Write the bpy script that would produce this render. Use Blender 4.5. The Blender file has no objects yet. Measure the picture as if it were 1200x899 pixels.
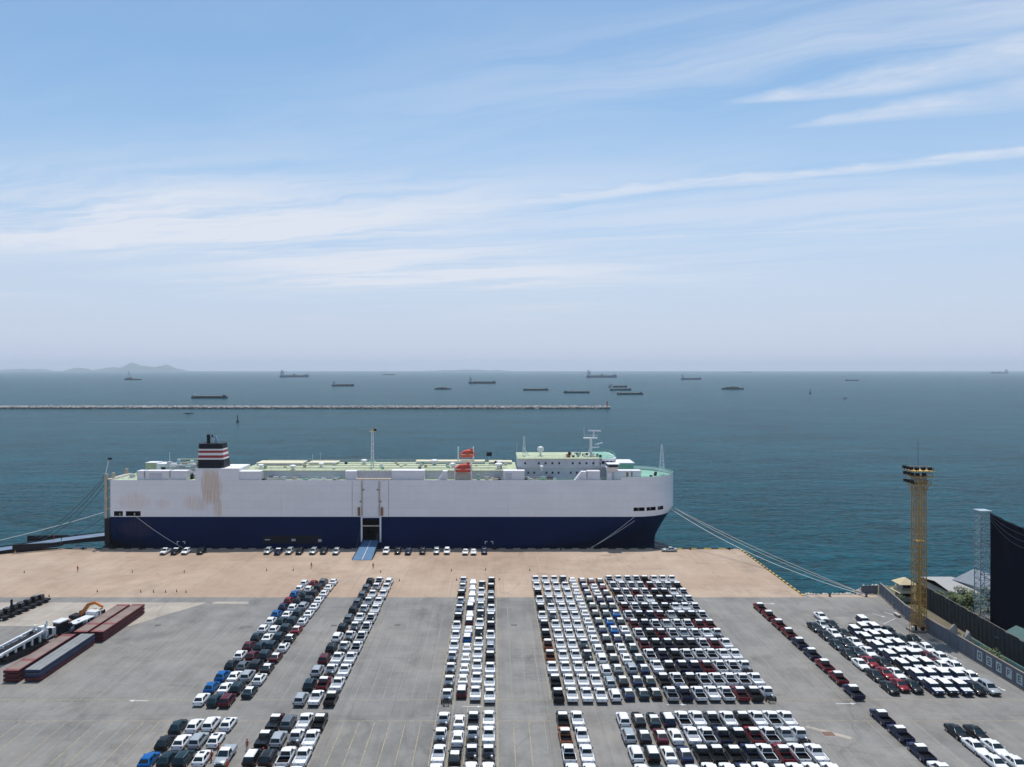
import bpy, bmesh, math, random
from mathutils import Vector, Matrix
R = math.radians
rnd = random.Random(7)
scene = bpy.context.scene
col = scene.collection

# ------------------------------------------------------------------ camera
CAM_H = 60.0
cam_d = bpy.data.cameras.new('camera')
cam = bpy.data.objects.new('camera', cam_d); col.objects.link(cam)
cam_d.sensor_width = 36.0
cam_d.lens = 36.0 * 913.0 / 1200.0
cam_d.clip_start = 0.5; cam_d.clip_end = 90000
cam.location = (0, 0, CAM_H)
cam.rotation_euler = (R(90.0), 0, 0)
cam_d.shift_x, cam_d.shift_y = 20.0 / 1200.0, -16.7 / 1200.0        # level camera, frame slid slightly
scene.camera = cam

# ------------------------------------------------------------------ light and sky
SUN_EL, SUN_AZ = 73.0, 4.0            # azimuth measured from +Y towards +X
scene.view_settings.view_transform = 'Standard'
scene.view_settings.look = 'None'
scene.view_settings.gamma = 1.0
scene.view_settings.exposure = 0.0
scene.cycles.use_denoising = True
scene.cycles.max_bounces = 8
scene.cycles.transparent_max_bounces = 12
scene.cycles.volume_bounces = 2
sun_d = bpy.data.lights.new('sun', 'SUN')
sun_d.energy = 3.8; sun_d.angle = R(0.53); sun_d.color = (1.0, 0.96, 0.90)
sun = bpy.data.objects.new('sun', sun_d); col.objects.link(sun)
sun_dir = Vector((math.cos(R(SUN_EL)) * math.sin(R(SUN_AZ)), math.cos(R(SUN_EL)) * math.cos(R(SUN_AZ)), math.sin(R(SUN_EL))))
sun.rotation_euler = (-sun_dir).to_track_quat('-Z', 'Y').to_euler()
sun.location = (0, 0, 300)

class NT:
    """small helper to write node trees as expressions"""
    def __init__(s, tree): s.t = tree
    def n(s, typ, **kw):
        nd = s.t.nodes.new(typ)
        for k, v in kw.items(): setattr(nd, k, v)
        return nd
    def put(s, sock, v):
        if v is None: return
        if isinstance(v, bpy.types.NodeSocket): s.t.links.new(v, sock)
        else:
            if isinstance(v, (tuple, list)) and len(v) == 3 and sock.type == 'RGBA': v = (*v, 1)
            sock.default_value = v
    def m(s, op, a, b=None, c=None, clamp=False):
        nd = s.n('ShaderNodeMath', operation=op, use_clamp=clamp)
        for i, v in enumerate((a, b, c)):
            if v is not None: s.put(nd.inputs[i], v)
        return nd.outputs[0]
    def vm(s, op, a, b=None):
        nd = s.n('ShaderNodeVectorMath', operation=op)
        s.put(nd.inputs[0], a)
        if b is not None: s.put(nd.inputs[1], b)
        return nd.outputs['Value'] if op in ('DOT_PRODUCT', 'LENGTH', 'DISTANCE') else nd.outputs['Vector']
    def xyz(s, v):
        nd = s.n('ShaderNodeSeparateXYZ'); s.put(nd.inputs[0], v); return nd.outputs
    def comb(s, x, y, z):
        nd = s.n('ShaderNodeCombineXYZ')
        for i, v in enumerate((x, y, z)): s.put(nd.inputs[i], v)
        return nd.outputs[0]
    def noise(s, vec, scale, detail=4, rough=0.55, dist=0.0):
        nd = s.n('ShaderNodeTexNoise'); s.put(nd.inputs['Vector'], vec)
        nd.inputs['Scale'].default_value = scale; nd.inputs['Detail'].default_value = detail
        nd.inputs['Roughness'].default_value = rough; nd.inputs['Distortion'].default_value = dist
        return nd.outputs['Fac']
    def map(s, v, a, b, c=0.0, d=1.0, smooth=False):
        nd = s.n('ShaderNodeMapRange'); nd.clamp = True
        if smooth: nd.interpolation_type = 'SMOOTHSTEP'
        s.put(nd.inputs[0], v)
        for i, q in enumerate((a, b, c, d)): s.put(nd.inputs[i + 1], q)
        return nd.outputs[0]
    def mix(s, f, a, b, mode='MIX'):
        nd = s.n('ShaderNodeMix', data_type='RGBA', blend_type=mode)
        s.put(nd.inputs[0], f); s.put(nd.inputs[6], a); s.put(nd.inputs[7], b)
        return nd.outputs[2]
    def gain(s, c, f):
        """colour times a scalar"""
        return s.mix(1.0, c, s.comb(f, f, f), 'MULTIPLY')
    def bump(s, h, strength, dist):
        nd = s.n('ShaderNodeBump'); nd.inputs['Strength'].default_value = strength
        nd.inputs['Distance'].default_value = dist; s.put(nd.inputs['Height'], h)
        return nd.outputs[0]

world = bpy.data.worlds.new('World'); scene.world = world; world.use_nodes = True
wt = world.node_tree; wt.nodes.clear(); W = NT(wt)
sky = W.n('ShaderNodeTexSky', sky_type='NISHITA')
sky.sun_disc = False; sky.sun_elevation = R(SUN_EL); sky.sun_rotation = R(SUN_AZ)
sky.altitude = 60; sky.air_density = 1.0; sky.dust_density = 0.7; sky.ozone_density = 1.2
d = W.vm('NORMALIZE', W.n('ShaderNodeTexCoord').outputs['Generated'])
dx, dy, dz = W.xyz(d)
zc = W.m('MAXIMUM', dz, 0.012)
px, py = W.m('DIVIDE', dx, zc), W.m('DIVIDE', dy, zc)          # where the view ray meets the cirrus sheet
ca, sa = math.cos(R(-24)), math.sin(R(-24))                    # the high wind blows along this heading
al = W.m('ADD', W.m('MULTIPLY', px, ca), W.m('MULTIPLY', py, sa))
ac = W.m('SUBTRACT', W.m('MULTIPLY', py, ca), W.m('MULTIPLY', px, sa))
warp = W.noise(W.comb(px, py, 0.0), 0.9, 3, 0.5)
acw = W.m('ADD', ac, W.m('MULTIPLY', W.m('SUBTRACT', warp, 0.5), 0.9))
st1 = W.noise(W.comb(W.m('MULTIPLY', al, 0.28), W.m('MULTIPLY', acw, 1.25), 3.1), 1.0, 7, 0.62, 0.25)
st2 = W.noise(W.comb(W.m('MULTIPLY', al, 0.9), W.m('MULTIPLY', acw, 5.2), 1.7), 1.0, 5, 0.6, 0.35)
big = W.noise(W.comb(px, py, 5.3), 0.24, 3, 0.5)
fibre = W.m('ADD', W.m('MULTIPLY', st1, 0.72), W.m('MULTIPLY', st2, 0.28))
def blob(cx, cy, rx, ry, ang=0.0):
    c, s = math.cos(R(ang)), math.sin(R(ang))
    ux, uy = W.m('SUBTRACT', px, cx), W.m('SUBTRACT', py, cy)
    a = W.m('DIVIDE', W.m('ADD', W.m('MULTIPLY', ux, c), W.m('MULTIPLY', uy, s)), rx)
    b = W.m('DIVIDE', W.m('SUBTRACT', W.m('MULTIPLY', uy, c), W.m('MULTIPLY', ux, s)), ry)
    rr = W.m('ADD', W.m('MULTIPLY', a, a), W.m('MULTIPLY', b, b))
    return W.m('POWER', 2.718, W.m('MULTIPLY', rr, -1.0))
# banks of cirrus: broad veil, plus thin streaks
bank = blob(-2.3, 5.4, 3.0, 1.3, -10)
bank2 = blob(-0.7, 8.4, 2.4, 1.5, -14)
top = blob(1.5, 2.15, 1.6, 0.42, -24)
cover = W.m('ADD', W.map(big, 0.42, 0.72, 0.04, 0.42, True), W.m('ADD', W.m('MULTIPLY', bank, 1.15), W.m('ADD', W.m('MULTIPLY', bank2, 1.0), W.m('MULTIPLY', top, 0.6))))
veil = W.m('MULTIPLY', W.map(fibre, 0.34, 0.62, 0.0, 1.0, True), cover)
def streak(x0, y0, x1, y1, w0, w1, amp, tail=0.25, rough=0.5, seed=0.0):
    """a long cloud band between two points of the sheet, w0/w1 half-widths"""
    L = math.hypot(x1 - x0, y1 - y0); ux, uy = (x1 - x0) / L, (y1 - y0) / L
    qx, qy = W.m('SUBTRACT', px, x0), W.m('SUBTRACT', py, y0)
    t = W.m('DIVIDE', W.m('ADD', W.m('MULTIPLY', qx, ux), W.m('MULTIPLY', qy, uy)), L)
    e = W.m('SUBTRACT', W.m('MULTIPLY', qy, ux), W.m('MULTIPLY', qx, uy))
    nz = W.noise(W.comb(px, py, 11.0 + seed), 3.2, 5, 0.65)
    lo = W.noise(W.comb(px, py, 21.0 + seed), 0.8, 2, 0.5)
    e = W.m('ADD', e, W.m('ADD', W.m('MULTIPLY', W.m('SUBTRACT', nz, 0.5), 0.20 * rough), W.m('MULTIPLY', W.m('SUBTRACT', lo, 0.5), 0.34)))
    wv = W.map(t, 0.0, 1.0, w0, w1)
    a = W.m('DIVIDE', W.m('ABSOLUTE', e), wv)
    core = W.map(a, 0.25, 1.5, 1.0, 0.0, True)
    fade = W.m('MULTIPLY', W.map(t, 0.0, tail, 0.0, 1.0, True), W.map(t, 1.3, 2.2, 1.0, 0.0, True))
    tex = W.map(W.m('ADD', W.m('MULTIPLY', nz, 0.5), W.m('MULTIPLY', st2, 0.5)), 0.30, 0.62, 0.35, 1.0, True)
    return W.m('MULTIPLY', W.m('MULTIPLY', core, fade), W.m('MULTIPLY', tex, amp))
clouds = veil
for a in ((-1.7, 5.5, 2.43, 3.60, 0.20, 0.11, 0.72, 0.22, 1.3, 0.0),
          (0.78, 2.96, 1.72, 2.44, 0.015, 0.24, 0.75, 0.30, 0.6, 3.0),
          (1.15, 3.32, 1.95, 2.80, 0.015, 0.23, 0.70, 0.32, 0.6, 5.0),
          (0.05, 5.45, 1.15, 5.15, 0.045, 0.05, 0.34, 0.2, 0.4, 7.0),
          (-2.2, 6.7, 1.2, 5.9, 0.13, 0.05, 0.5, 0.2, 1.0, 9.0),
          (-3.4, 4.6, -0.2, 4.35, 0.12, 0.05, 0.45, 0.2, 1.0, 11.0)):
    clouds = W.m('MAXIMUM', clouds, streak(*a))
clouds = W.m('MULTIPLY', clouds, W.map(dz, 0.03, 0.10, 0.0, 1.0, True))
clouds = W.m('MINIMUM', clouds, 0.9)
haze_f = W.map(dz, -0.02, 0.36, 0.92, 0.05, True)
skyc = W.mix(haze_f, W.mix(1.0, sky.outputs[0], (0.84, 1.05, 1.09, 1), 'MULTIPLY'), (4.6, 4.95, 6.3))                # humid air over the sea
skyc = W.mix(clouds, skyc, (5.95, 6.25, 6.95))
bg = W.n('ShaderNodeBackground'); W.put(bg.inputs['Color'], skyc); bg.inputs['Strength'].default_value = 0.13
wo = W.n('ShaderNodeOutputWorld'); wt.links.new(bg.outputs[0], wo.inputs[0])

# ------------------------------------------------------------------ materials
MATS = {}
def mat(name, color=(.5, .5, .5), rough=0.6, metal=0.0, coat=0.0, var=0.0, vscale=1.0, spec=0.5):
    if name in MATS: return MATS[name]
    m = bpy.data.materials.new(name); m.use_nodes = True
    t = NT(m.node_tree); b = m.node_tree.nodes['Principled BSDF']
    b.inputs['Roughness'].default_value = rough; b.inputs['Metallic'].default_value = metal
    b.inputs['Coat Weight'].default_value = coat; b.inputs['Specular IOR Level'].default_value = spec
    tc = t.n('ShaderNodeTexCoord').outputs['Object']
    if var > 0:
        nz = t.noise(tc, vscale, 5, 0.6)
        f = t.map(nz, 0.3, 0.7, 1.0 - var, 1.0 + var)
        t.put(b.inputs['Base Color'], t.gain((*color, 1), f))
    else:
        b.inputs['Base Color'].default_value = (*color, 1)
    MATS[name] = m
    return m
def shader(name):
    m = bpy.data.materials.new(name); m.use_nodes = True
    t = NT(m.node_tree); b = m.node_tree.nodes['Principled BSDF']
    tc = t.n('ShaderNodeTexCoord').outputs['Object']
    MATS[name] = m
    return m, t, b, tc

def ground_mat(name, base, warm, slab, streak=0.07, stain=0.5, amp=1.0):
    m, t, b, tc = shader(name)
    x, y, z = t.xyz(tc)
    big = t.noise(tc, 0.022, 4, 0.6); mid = t.noise(tc, 0.16, 5, 0.62); fine = t.noise(tc, 2.2, 3, 0.7)
    st = t.noise(t.comb(t.m('MULTIPLY', x, 0.9), t.m('MULTIPLY', y, 0.035), 0.0), 1.0, 4, 0.6)
    c = t.mix(t.map(big, 0.43, 0.57), (*base, 1), (*warm, 1))
    br = t.n('ShaderNodeTexBrick'); br.offset = 0.0; t.put(br.inputs['Vector'], tc)
    br.inputs['Color1'].default_value = (0.80, 0.80, 0.80, 1); br.inputs['Color2'].default_value = (1, 1, 1, 1)
    br.inputs['Mortar'].default_value = (0.62, 0.60, 0.58, 1)
    br.inputs['Scale'].default_value = 1.0; br.inputs['Mortar Size'].default_value = 0.11
    br.inputs['Mortar Smooth'].default_value = 0.4
    br.inputs['Brick Width'].default_value = slab[0]; br.inputs['Row Height'].default_value = slab[1]
    c = t.mix(0.42, c, t.mix(1.0, c, br.outputs['Color'], 'MULTIPLY'))
    f = t.m('ADD', t.map(mid, 0.36, 0.64, 1 - .13 * amp, 1 + .10 * amp), t.map(st, 0.3, 0.7, -streak, streak))
    f = t.m('ADD', f, t.map(fine, 0.3, 0.7, -0.05 * amp, 0.05 * amp))
    sp = t.noise(t.comb(x, t.m('MULTIPLY', y, 0.6), 4.0), 0.085, 6, 0.7)
    f = t.m('MULTIPLY', f, t.map(sp, 0.53, 0.68, 1.0, 1.0 - stain * 0.5))
    tr = t.noise(t.comb(t.m('MULTIPLY', x, 0.05), t.m('MULTIPLY', y, 0.6), 9.0), 1.0, 5, 0.7, 0.6)
    f = t.m('MULTIPLY', f, t.map(tr, 0.60, 0.72, 1.0, 1.0 - stain * 0.28))
    spots = t.noise(tc, 0.55, 3, 0.6, 0.4)
    f = t.m('MULTIPLY', f, t.map(spots, 0.70, 0.78, 1.0, 1 - .32 * amp))
    for k, (sx, sy, wd, amt) in enumerate(((0.05, 0.016, 0.0035, 0.16), (0.018, 0.06, 0.003, 0.14), (0.22, 0.16, 0.006, 0.10))):   # tyre marks and cracks
        ln = t.noise(t.comb(t.m('MULTIPLY', x, sx), t.m('MULTIPLY', y, sy), 30.0 + 9 * k), 1.0, 3, 0.5, 0.3)
        e = t.m('ABSOLUTE', t.m('SUBTRACT', ln, 0.5))
        gate = t.map(t.noise(tc, 0.03 + 0.02 * k, 3, 0.6), 0.46, 0.6)
        f = t.m('MULTIPLY', f, t.m('SUBTRACT', 1.0, t.m('MULTIPLY', t.map(e, wd, wd * 2.2, 1.0, 0.0), t.m('MULTIPLY', gate, amt))))
    t.put(b.inputs['Base Color'], t.gain(c, f))
    b.inputs['Roughness'].default_value = 0.85; b.inputs['Specular IOR Level'].default_value = 0.25
    t.put(b.inputs['Normal'], t.bump(fine, 0.25, 0.02))
    return m
ground_mat('asphalt', (.206, .200, .190), (.238, .224, .205), (9.0, 27.0))
ground_mat('apron_concrete', (.385, .280, .205), (.440, .335, .250), (13.0, 15.5), 0.04, 0.40, 0.5)
ground_mat('pale_concrete', (.37, .325, .275), (.41, .36, .30), (6.0, 6.0), 0.05, 0.3)
ground_mat('dirt', (.16, .135, .095), (.10, .11, .055), (80, 80), 0.05, 0.6)

# sea
m, t, b, tc = shader('sea_water')
x, y, z = t.xyz(tc)
patch = t.noise(t.comb(t.m('MULTIPLY', x, 0.0022), t.m('MULTIPLY', y, 0.0045), 0.0), 1.0, 5, 0.6, 0.4)
patch2 = t.noise(t.comb(t.m('MULTIPLY', x, 0.012), t.m('MULTIPLY', y, 0.03), 2.0), 1.0, 5, 0.62, 0.5)
w1 = t.noise(t.comb(t.m('MULTIPLY', x, 0.055), t.m('MULTIPLY', y, 0.12), 1.0), 1.0, 4, 0.6)
w0 = t.noise(t.comb(t.m('MULTIPLY', x, 0.0035), t.m('MULTIPLY', y, 0.016), 15.0), 1.0, 6, 0.68, 0.7)
w2 = t.noise(t.comb(t.m('MULTIPLY', x, 0.28), t.m('MULTIPLY', y, 0.5), 7.0), 1.0, 4, 0.65)
deep = t.mix(t.map(patch, 0.42, 0.58), (.0005, .053, .074, 1), (.002, .062, .086, 1))
near = t.map(t.noise(tc, 0.004, 3, 0.5), 0.3, 0.7)
c = t.gain(deep, t.m('ADD', t.map(patch2, 0.34, 0.66, 0.80, 1.20), t.m('ADD', t.map(w2, 0.36, 0.64, -0.46, 0.46), t.m('ADD', t.map(w1, 0.34, 0.66, -0.20, 0.20), t.map(w0, 0.36, 0.64, -0.10, 0.10)))))  # light and dark of the waves painted into the water colour
cap = t.noise(t.comb(t.m('MULTIPLY', x, 0.16), t.m('MULTIPLY', y, 0.34), 12.0), 1.0, 5, 0.7)
slick = t.noise(t.comb(t.m('MULTIPLY', x, 0.004), t.m('MULTIPLY', y, 0.02), 5.0), 1.0, 5, 0.7, 0.8)
c = t.mix(t.m('MULTIPLY', t.map(cap, 0.735, 0.80), 0.55), c, (.55, .6, .62, 1))
c = t.mix(t.map(slick, 0.60, 0.72, 0.0, 0.20), c, (.12, .21, .26, 1))
t.put(b.inputs['Base Color'], c)
b.inputs['Roughness'].default_value = 0.22; b.inputs['IOR'].default_value = 1.33
b.inputs['Specular IOR Level'].default_value = 0.022
h = t.m('ADD', t.m('MULTIPLY', w1, 1.3), t.m('MULTIPLY', w2, 0.55))
t.put(b.inputs['Normal'], t.bump(h, 1.0, 3.2))

# hull paints with rust and grime that keep their own shapes
def hull_mat(name, base, rusts, grime, runs=0.22):
    m, t, b, tc = shader(name)
    x, y, z = t.xyz(t.vm('ADD', tc, (-33.0, 279.1, -3.0)))            # hull stations, heights above the quay
    c = (*base, 1)
    big = t.noise(t.comb(t.m('MULTIPLY', x, 0.05), t.m('MULTIPLY', y, 0.05), t.m('MULTIPLY', z, 0.09)), 1.0, 4, 0.6)
    run = t.noise(t.comb(t.m('MULTIPLY', x, 1.4), y, t.m('MULTIPLY', z, 0.08)), 1.0, 4, 0.6)
    pl = t.n('ShaderNodeTexBrick'); t.put(pl.inputs['Vector'], t.comb(x, z, 0.0)); pl.inputs['Scale'].default_value = 1.0
    pl.inputs['Color1'].default_value = (1, 1, 1, 1); pl.inputs['Color2'].default_value = (.955, .955, .955, 1)
    pl.inputs['Mortar'].default_value = (.80, .80, .80, 1); pl.inputs['Mortar Size'].default_value = 0.035
    pl.inputs['Brick Width'].default_value = 9.0; pl.inputs['Row Height'].default_value = 2.6
    f = t.m('MULTIPLY', t.map(big, 0.3, 0.7, 1.0 - grime, 1.0 + grime * 0.5), t.map(run, 0.3, 0.75, 1.0, 1.0 - grime * 0.8))
    c = t.mix(1.0, t.gain(c, f), pl.outputs['Color'], 'MULTIPLY')
    for (cx, cz, rx, rz, amt) in rusts:
        ex = t.m('DIVIDE', t.m('SUBTRACT', x, cx), rx); ez = t.m('DIVIDE', t.m('SUBTRACT', z, cz), rz)
        rr = t.m('ADD', t.m('MULTIPLY', ex, ex), t.m('MULTIPLY', ez, ez))
        g = t.map(rr, 0.0, 1.0, 1.0, 0.0, True)
        k = t.noise(t.comb(t.m('MULTIPLY', x, 0.9), 3.0, t.m('MULTIPLY', z, 0.13)), 1.0, 7, 0.72, 0.5)
        k2 = t.noise(t.comb(t.m('MULTIPLY', x, 3.2), 5.0, t.m('MULTIPLY', z, 0.10)), 1.0, 4, 0.65)
        k = t.m('MULTIPLY', t.map(t.m('ADD', k, t.m('MULTIPLY', g, 0.55)), 0.70, 0.98, 0.0, 1.0), t.map(k2, 0.36, 0.62, 0.25, 1.0))
        c = t.mix(t.m('MULTIPLY', k, amt), c, (.54, .30, .11, 1))
    rs = t.noise(t.comb(t.m('MULTIPLY', x, 1.1), 8.0, t.m('MULTIPLY', z, 0.045)), 1.0, 3, 0.6)
    c = t.mix(t.m('MULTIPLY', t.map(rs, 0.66, 0.74), runs), c, (.40, .28, .17, 1))
    t.put(b.inputs['Base Color'], c)
    b.inputs['Roughness'].default_value = 0.5; b.inputs['Specular IOR Level'].default_value = 0.06
    return m
hull_mat('hull_white', (.875, .860, .865), [(-95.8, 20.5, 5.2, 9.0, 0.70), (-101, 15.0, 6.5, 4.0, 0.35), (-122, 15.5, 8.0, 4.0, 0.26), (-112, 14.5, 3.5, 2.0, 0.25), (-93.5, 13, 2.2, 5.0, 0.5)], 0.05)
hull_mat('hull_blue', (.0, .0125, .068), [(-121, 6.0, 8.0, 5.0, 0.06)], 0.16, 0.02)

for nm, c_ in {'white': (.78, .78, .78), 'black': (.006, .007, .009), 'teal': (.006, .022, .030), 'navy': (.006, .012, .055), 'blue': (.0, .11, .36),
               'red': (.20, .006, .014), 'maroon': (.085, .005, .012), 'silver': (.40, .43, .45), 'grey': (.13, .15, .165), 'orange': (.34, .10, .03)}.items():
    mat('paint_' + nm, c_, 0.3, 0.0 if nm not in ('silver', 'grey', 'blue') else 0.25, 0.12, spec=0.25)
mat('film_white', (.80, .80, .80), 0.38)
mat('glass_dark', (.006, .016, .022), 0.12, 0.0, 0.0, spec=0.42)  # teal in the base colour stands in for reflected sky
mat('tyre', (.015, .015, .016), 0.85)
mat('rim', (.45, .46, .47), 0.35, 0.8)
mat('plastic_black', (.010, .010, .012), 0.6, spec=0.2)
mat('liner', (.006, .006, .008), 0.8, spec=0.1)
mat('light_red', (.13, .006, .006), 0.3)
mat('light_clear', (.75, .78, .80), 0.12)
mat('machine_hose', (.02, .02, .022), 0.7, spec=0.2)
mat('deck_green', (.40, .46, .30), 0.75, var=0.16, vscale=0.35)
mat('deck_teal', (.20, .40, .31), 0.75, var=0.14, vscale=0.3)
mat('ship_white', (.76, .75, .77), 0.5, var=0.05, vscale=0.6)
mat('ship_grey', (.53, .53, .57), 0.55, var=0.07, vscale=0.4)
mat('ship_cream', (.66, .60, .42), 0.6, var=0.08, vscale=0.5)
mat('ship_dark', (.014, .016, .020), 0.6, spec=0.2)
mat('ship_tan', (.46, .39, .30), 0.6, var=0.15, vscale=0.6)
mat('rust', (.25, .12, .05), 0.8, var=0.3, vscale=1.2)
mat('funnel_black', (.007, .009, .016), 0.5, spec=0.2)
mat('funnel_red', (.30, .022, .028), 0.5)
mat('funnel_white', (.74, .72, .68), 0.5)
mat('boat_red', (.62, .07, .035), 0.45, var=0.06, vscale=1.0)
mat('window_dark', (.015, .018, .022), 0.12)
mat('ramp_blue', (.060, .150, .275), 0.6, var=0.14, vscale=0.5)
mat('ramp_steel', (.145, .20, .285), 0.55, var=0.12, vscale=0.4)
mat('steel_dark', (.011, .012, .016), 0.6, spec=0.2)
mat('steel_silver', (.38, .47, .50), 0.45, 0.3, var=0.08, vscale=0.5)
mat('tower_yellow', (.42, .225, .045), 0.6, var=0.22, vscale=0.8)
mat('tower_ochre', (.50, .32, .065), 0.6, var=0.15, vscale=0.8)
mat('rope_pale', (.50, .46, .40), 0.85)
mat('rope_white', (.68, .67, .64), 0.85)
mat('wire_teal', (.035, .085, .095), 0.6)
mat('line_yellow', (.305, .256, .172), 0.8, var=0.35, vscale=1.1)
mat('line_white', (.55, .55, .53), 0.8, var=0.25, vscale=1.2)
mat('line_faint', (.245, .232, .208), 0.85, var=0.25, vscale=0.9)
mat('kerb_yellow', (.58, .40, .04), 0.7, var=0.15, vscale=1.5)
mat('kerb_black', (.02, .02, .02), 0.7)
mat('cone_orange', (.50, .07, .02), 0.6)
mat('cone_dark', (.06, .035, .03), 0.7)
mat('coverall_red', (.38, .028, .018), 0.8, var=0.12, vscale=6)
mat('coverall_orange', (.50, .085, .022), 0.8, var=0.12, vscale=6)
mat('skin', (.32, .18, .12), 0.6)
mat('helmet', (.70, .66, .30), 0.4)
mat('trailer_red', (.075, .005, .008), 0.75, var=0.25, vscale=0.5)
mat('trailer_blue', (.010, .024, .075), 0.7, var=0.2, vscale=0.5)
mat('trailer_deck', (.205, .155, .13), 0.85, var=0.22, vscale=0.35)
mat('trailer_deck_red', (.19, .05, .05), 0.8, var=0.2, vscale=0.4)
mat('trailer_deck_grey', (.21, .215, .215), 0.8, var=0.15, vscale=0.4)
mat('machine_white', (.64, .64, .64), 0.5, var=0.10, vscale=1.0)
mat('machine_orange', (.55, .17, .025), 0.5, var=0.12, vscale=1.0)
mat('wall_grey', (.125, .135, .155), 0.8, var=0.12, vscale=0.7)
mat('wall_cap', (.23, .19, .17), 0.8, var=0.1, vscale=0.7)
mat('wall_dark', (.030, .034, .034), 0.75, var=0.3, vscale=0.9)
mat('sign_white', (.42, .48, .48), 0.6)
mat('letter_dark', (.05, .07, .09), 0.7)
mat('net_navy', (.0025, .0045, .014), 0.9, var=0.25, vscale=0.25, spec=0.05)
mat('net_cable', (.05, .06, .085), 0.7)
mat('roof_cream', (.55, .44, .27), 0.8, var=0.08, vscale=1.0)
mat('roof_white', (.33, .32, .31), 0.7, var=0.08, vscale=0.4)
mat('roof_slate', (.16, .18, .21), 0.7, var=0.1, vscale=0.5)
mat('roof_teal', (.045, .115, .115), 0.7, var=0.12, vscale=0.5)
mat('roof_ochre', (.26, .17, .07), 0.7, var=0.12, vscale=0.5)
mat('house_wall', (.42, .40, .36), 0.8, var=0.1, vscale=0.6)
mat('bark', (.09, .065, .045), 0.9, var=0.3, vscale=3)
for i, c_ in enumerate(((.050, .090, .020), (.075, .115, .025), (.035, .065, .018), (.13, .14, .035))):
    mat('leaf_%d' % i, c_, 0.7, var=0.35, vscale=0.6)
mat('rock_pale', (.42, .385, .34), 0.9, var=0.25, vscale=0.8)
mat('rock_rubble', (.50, .45, .41), 0.9, var=0.35, vscale=0.35)
mat('rock_wet', (.06, .05, .042), 0.7, var=0.2, vscale=0.3)
mat('hill_green', (.06, .085, .05), 0.95, var=0.3, vscale=0.002)
mat('ship_far_black', (.018, .022, .030), 0.6)
mat('ship_far_red', (.16, .035, .03), 0.6)
mat('ship_far_blue', (.020, .045, .09), 0.6)
mat('ship_far_green', (.025, .06, .05), 0.6)
mat('ship_far_white', (.55, .56, .56), 0.6)
mat('ship_far_tan', (.22, .17, .12), 0.6)
mat('beacon_red', (.45, .04, .03), 0.5)
mat('grate', (.035, .033, .032), 0.7)
mat('grate_rust', (.14, .06, .04), 0.8)
mat('stain_oil', (.13, .125, .12), 0.8, var=.3, vscale=1.2)
mat('stain_rust', (.30, .225, .165), 0.85, var=.2, vscale=.8)

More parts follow.
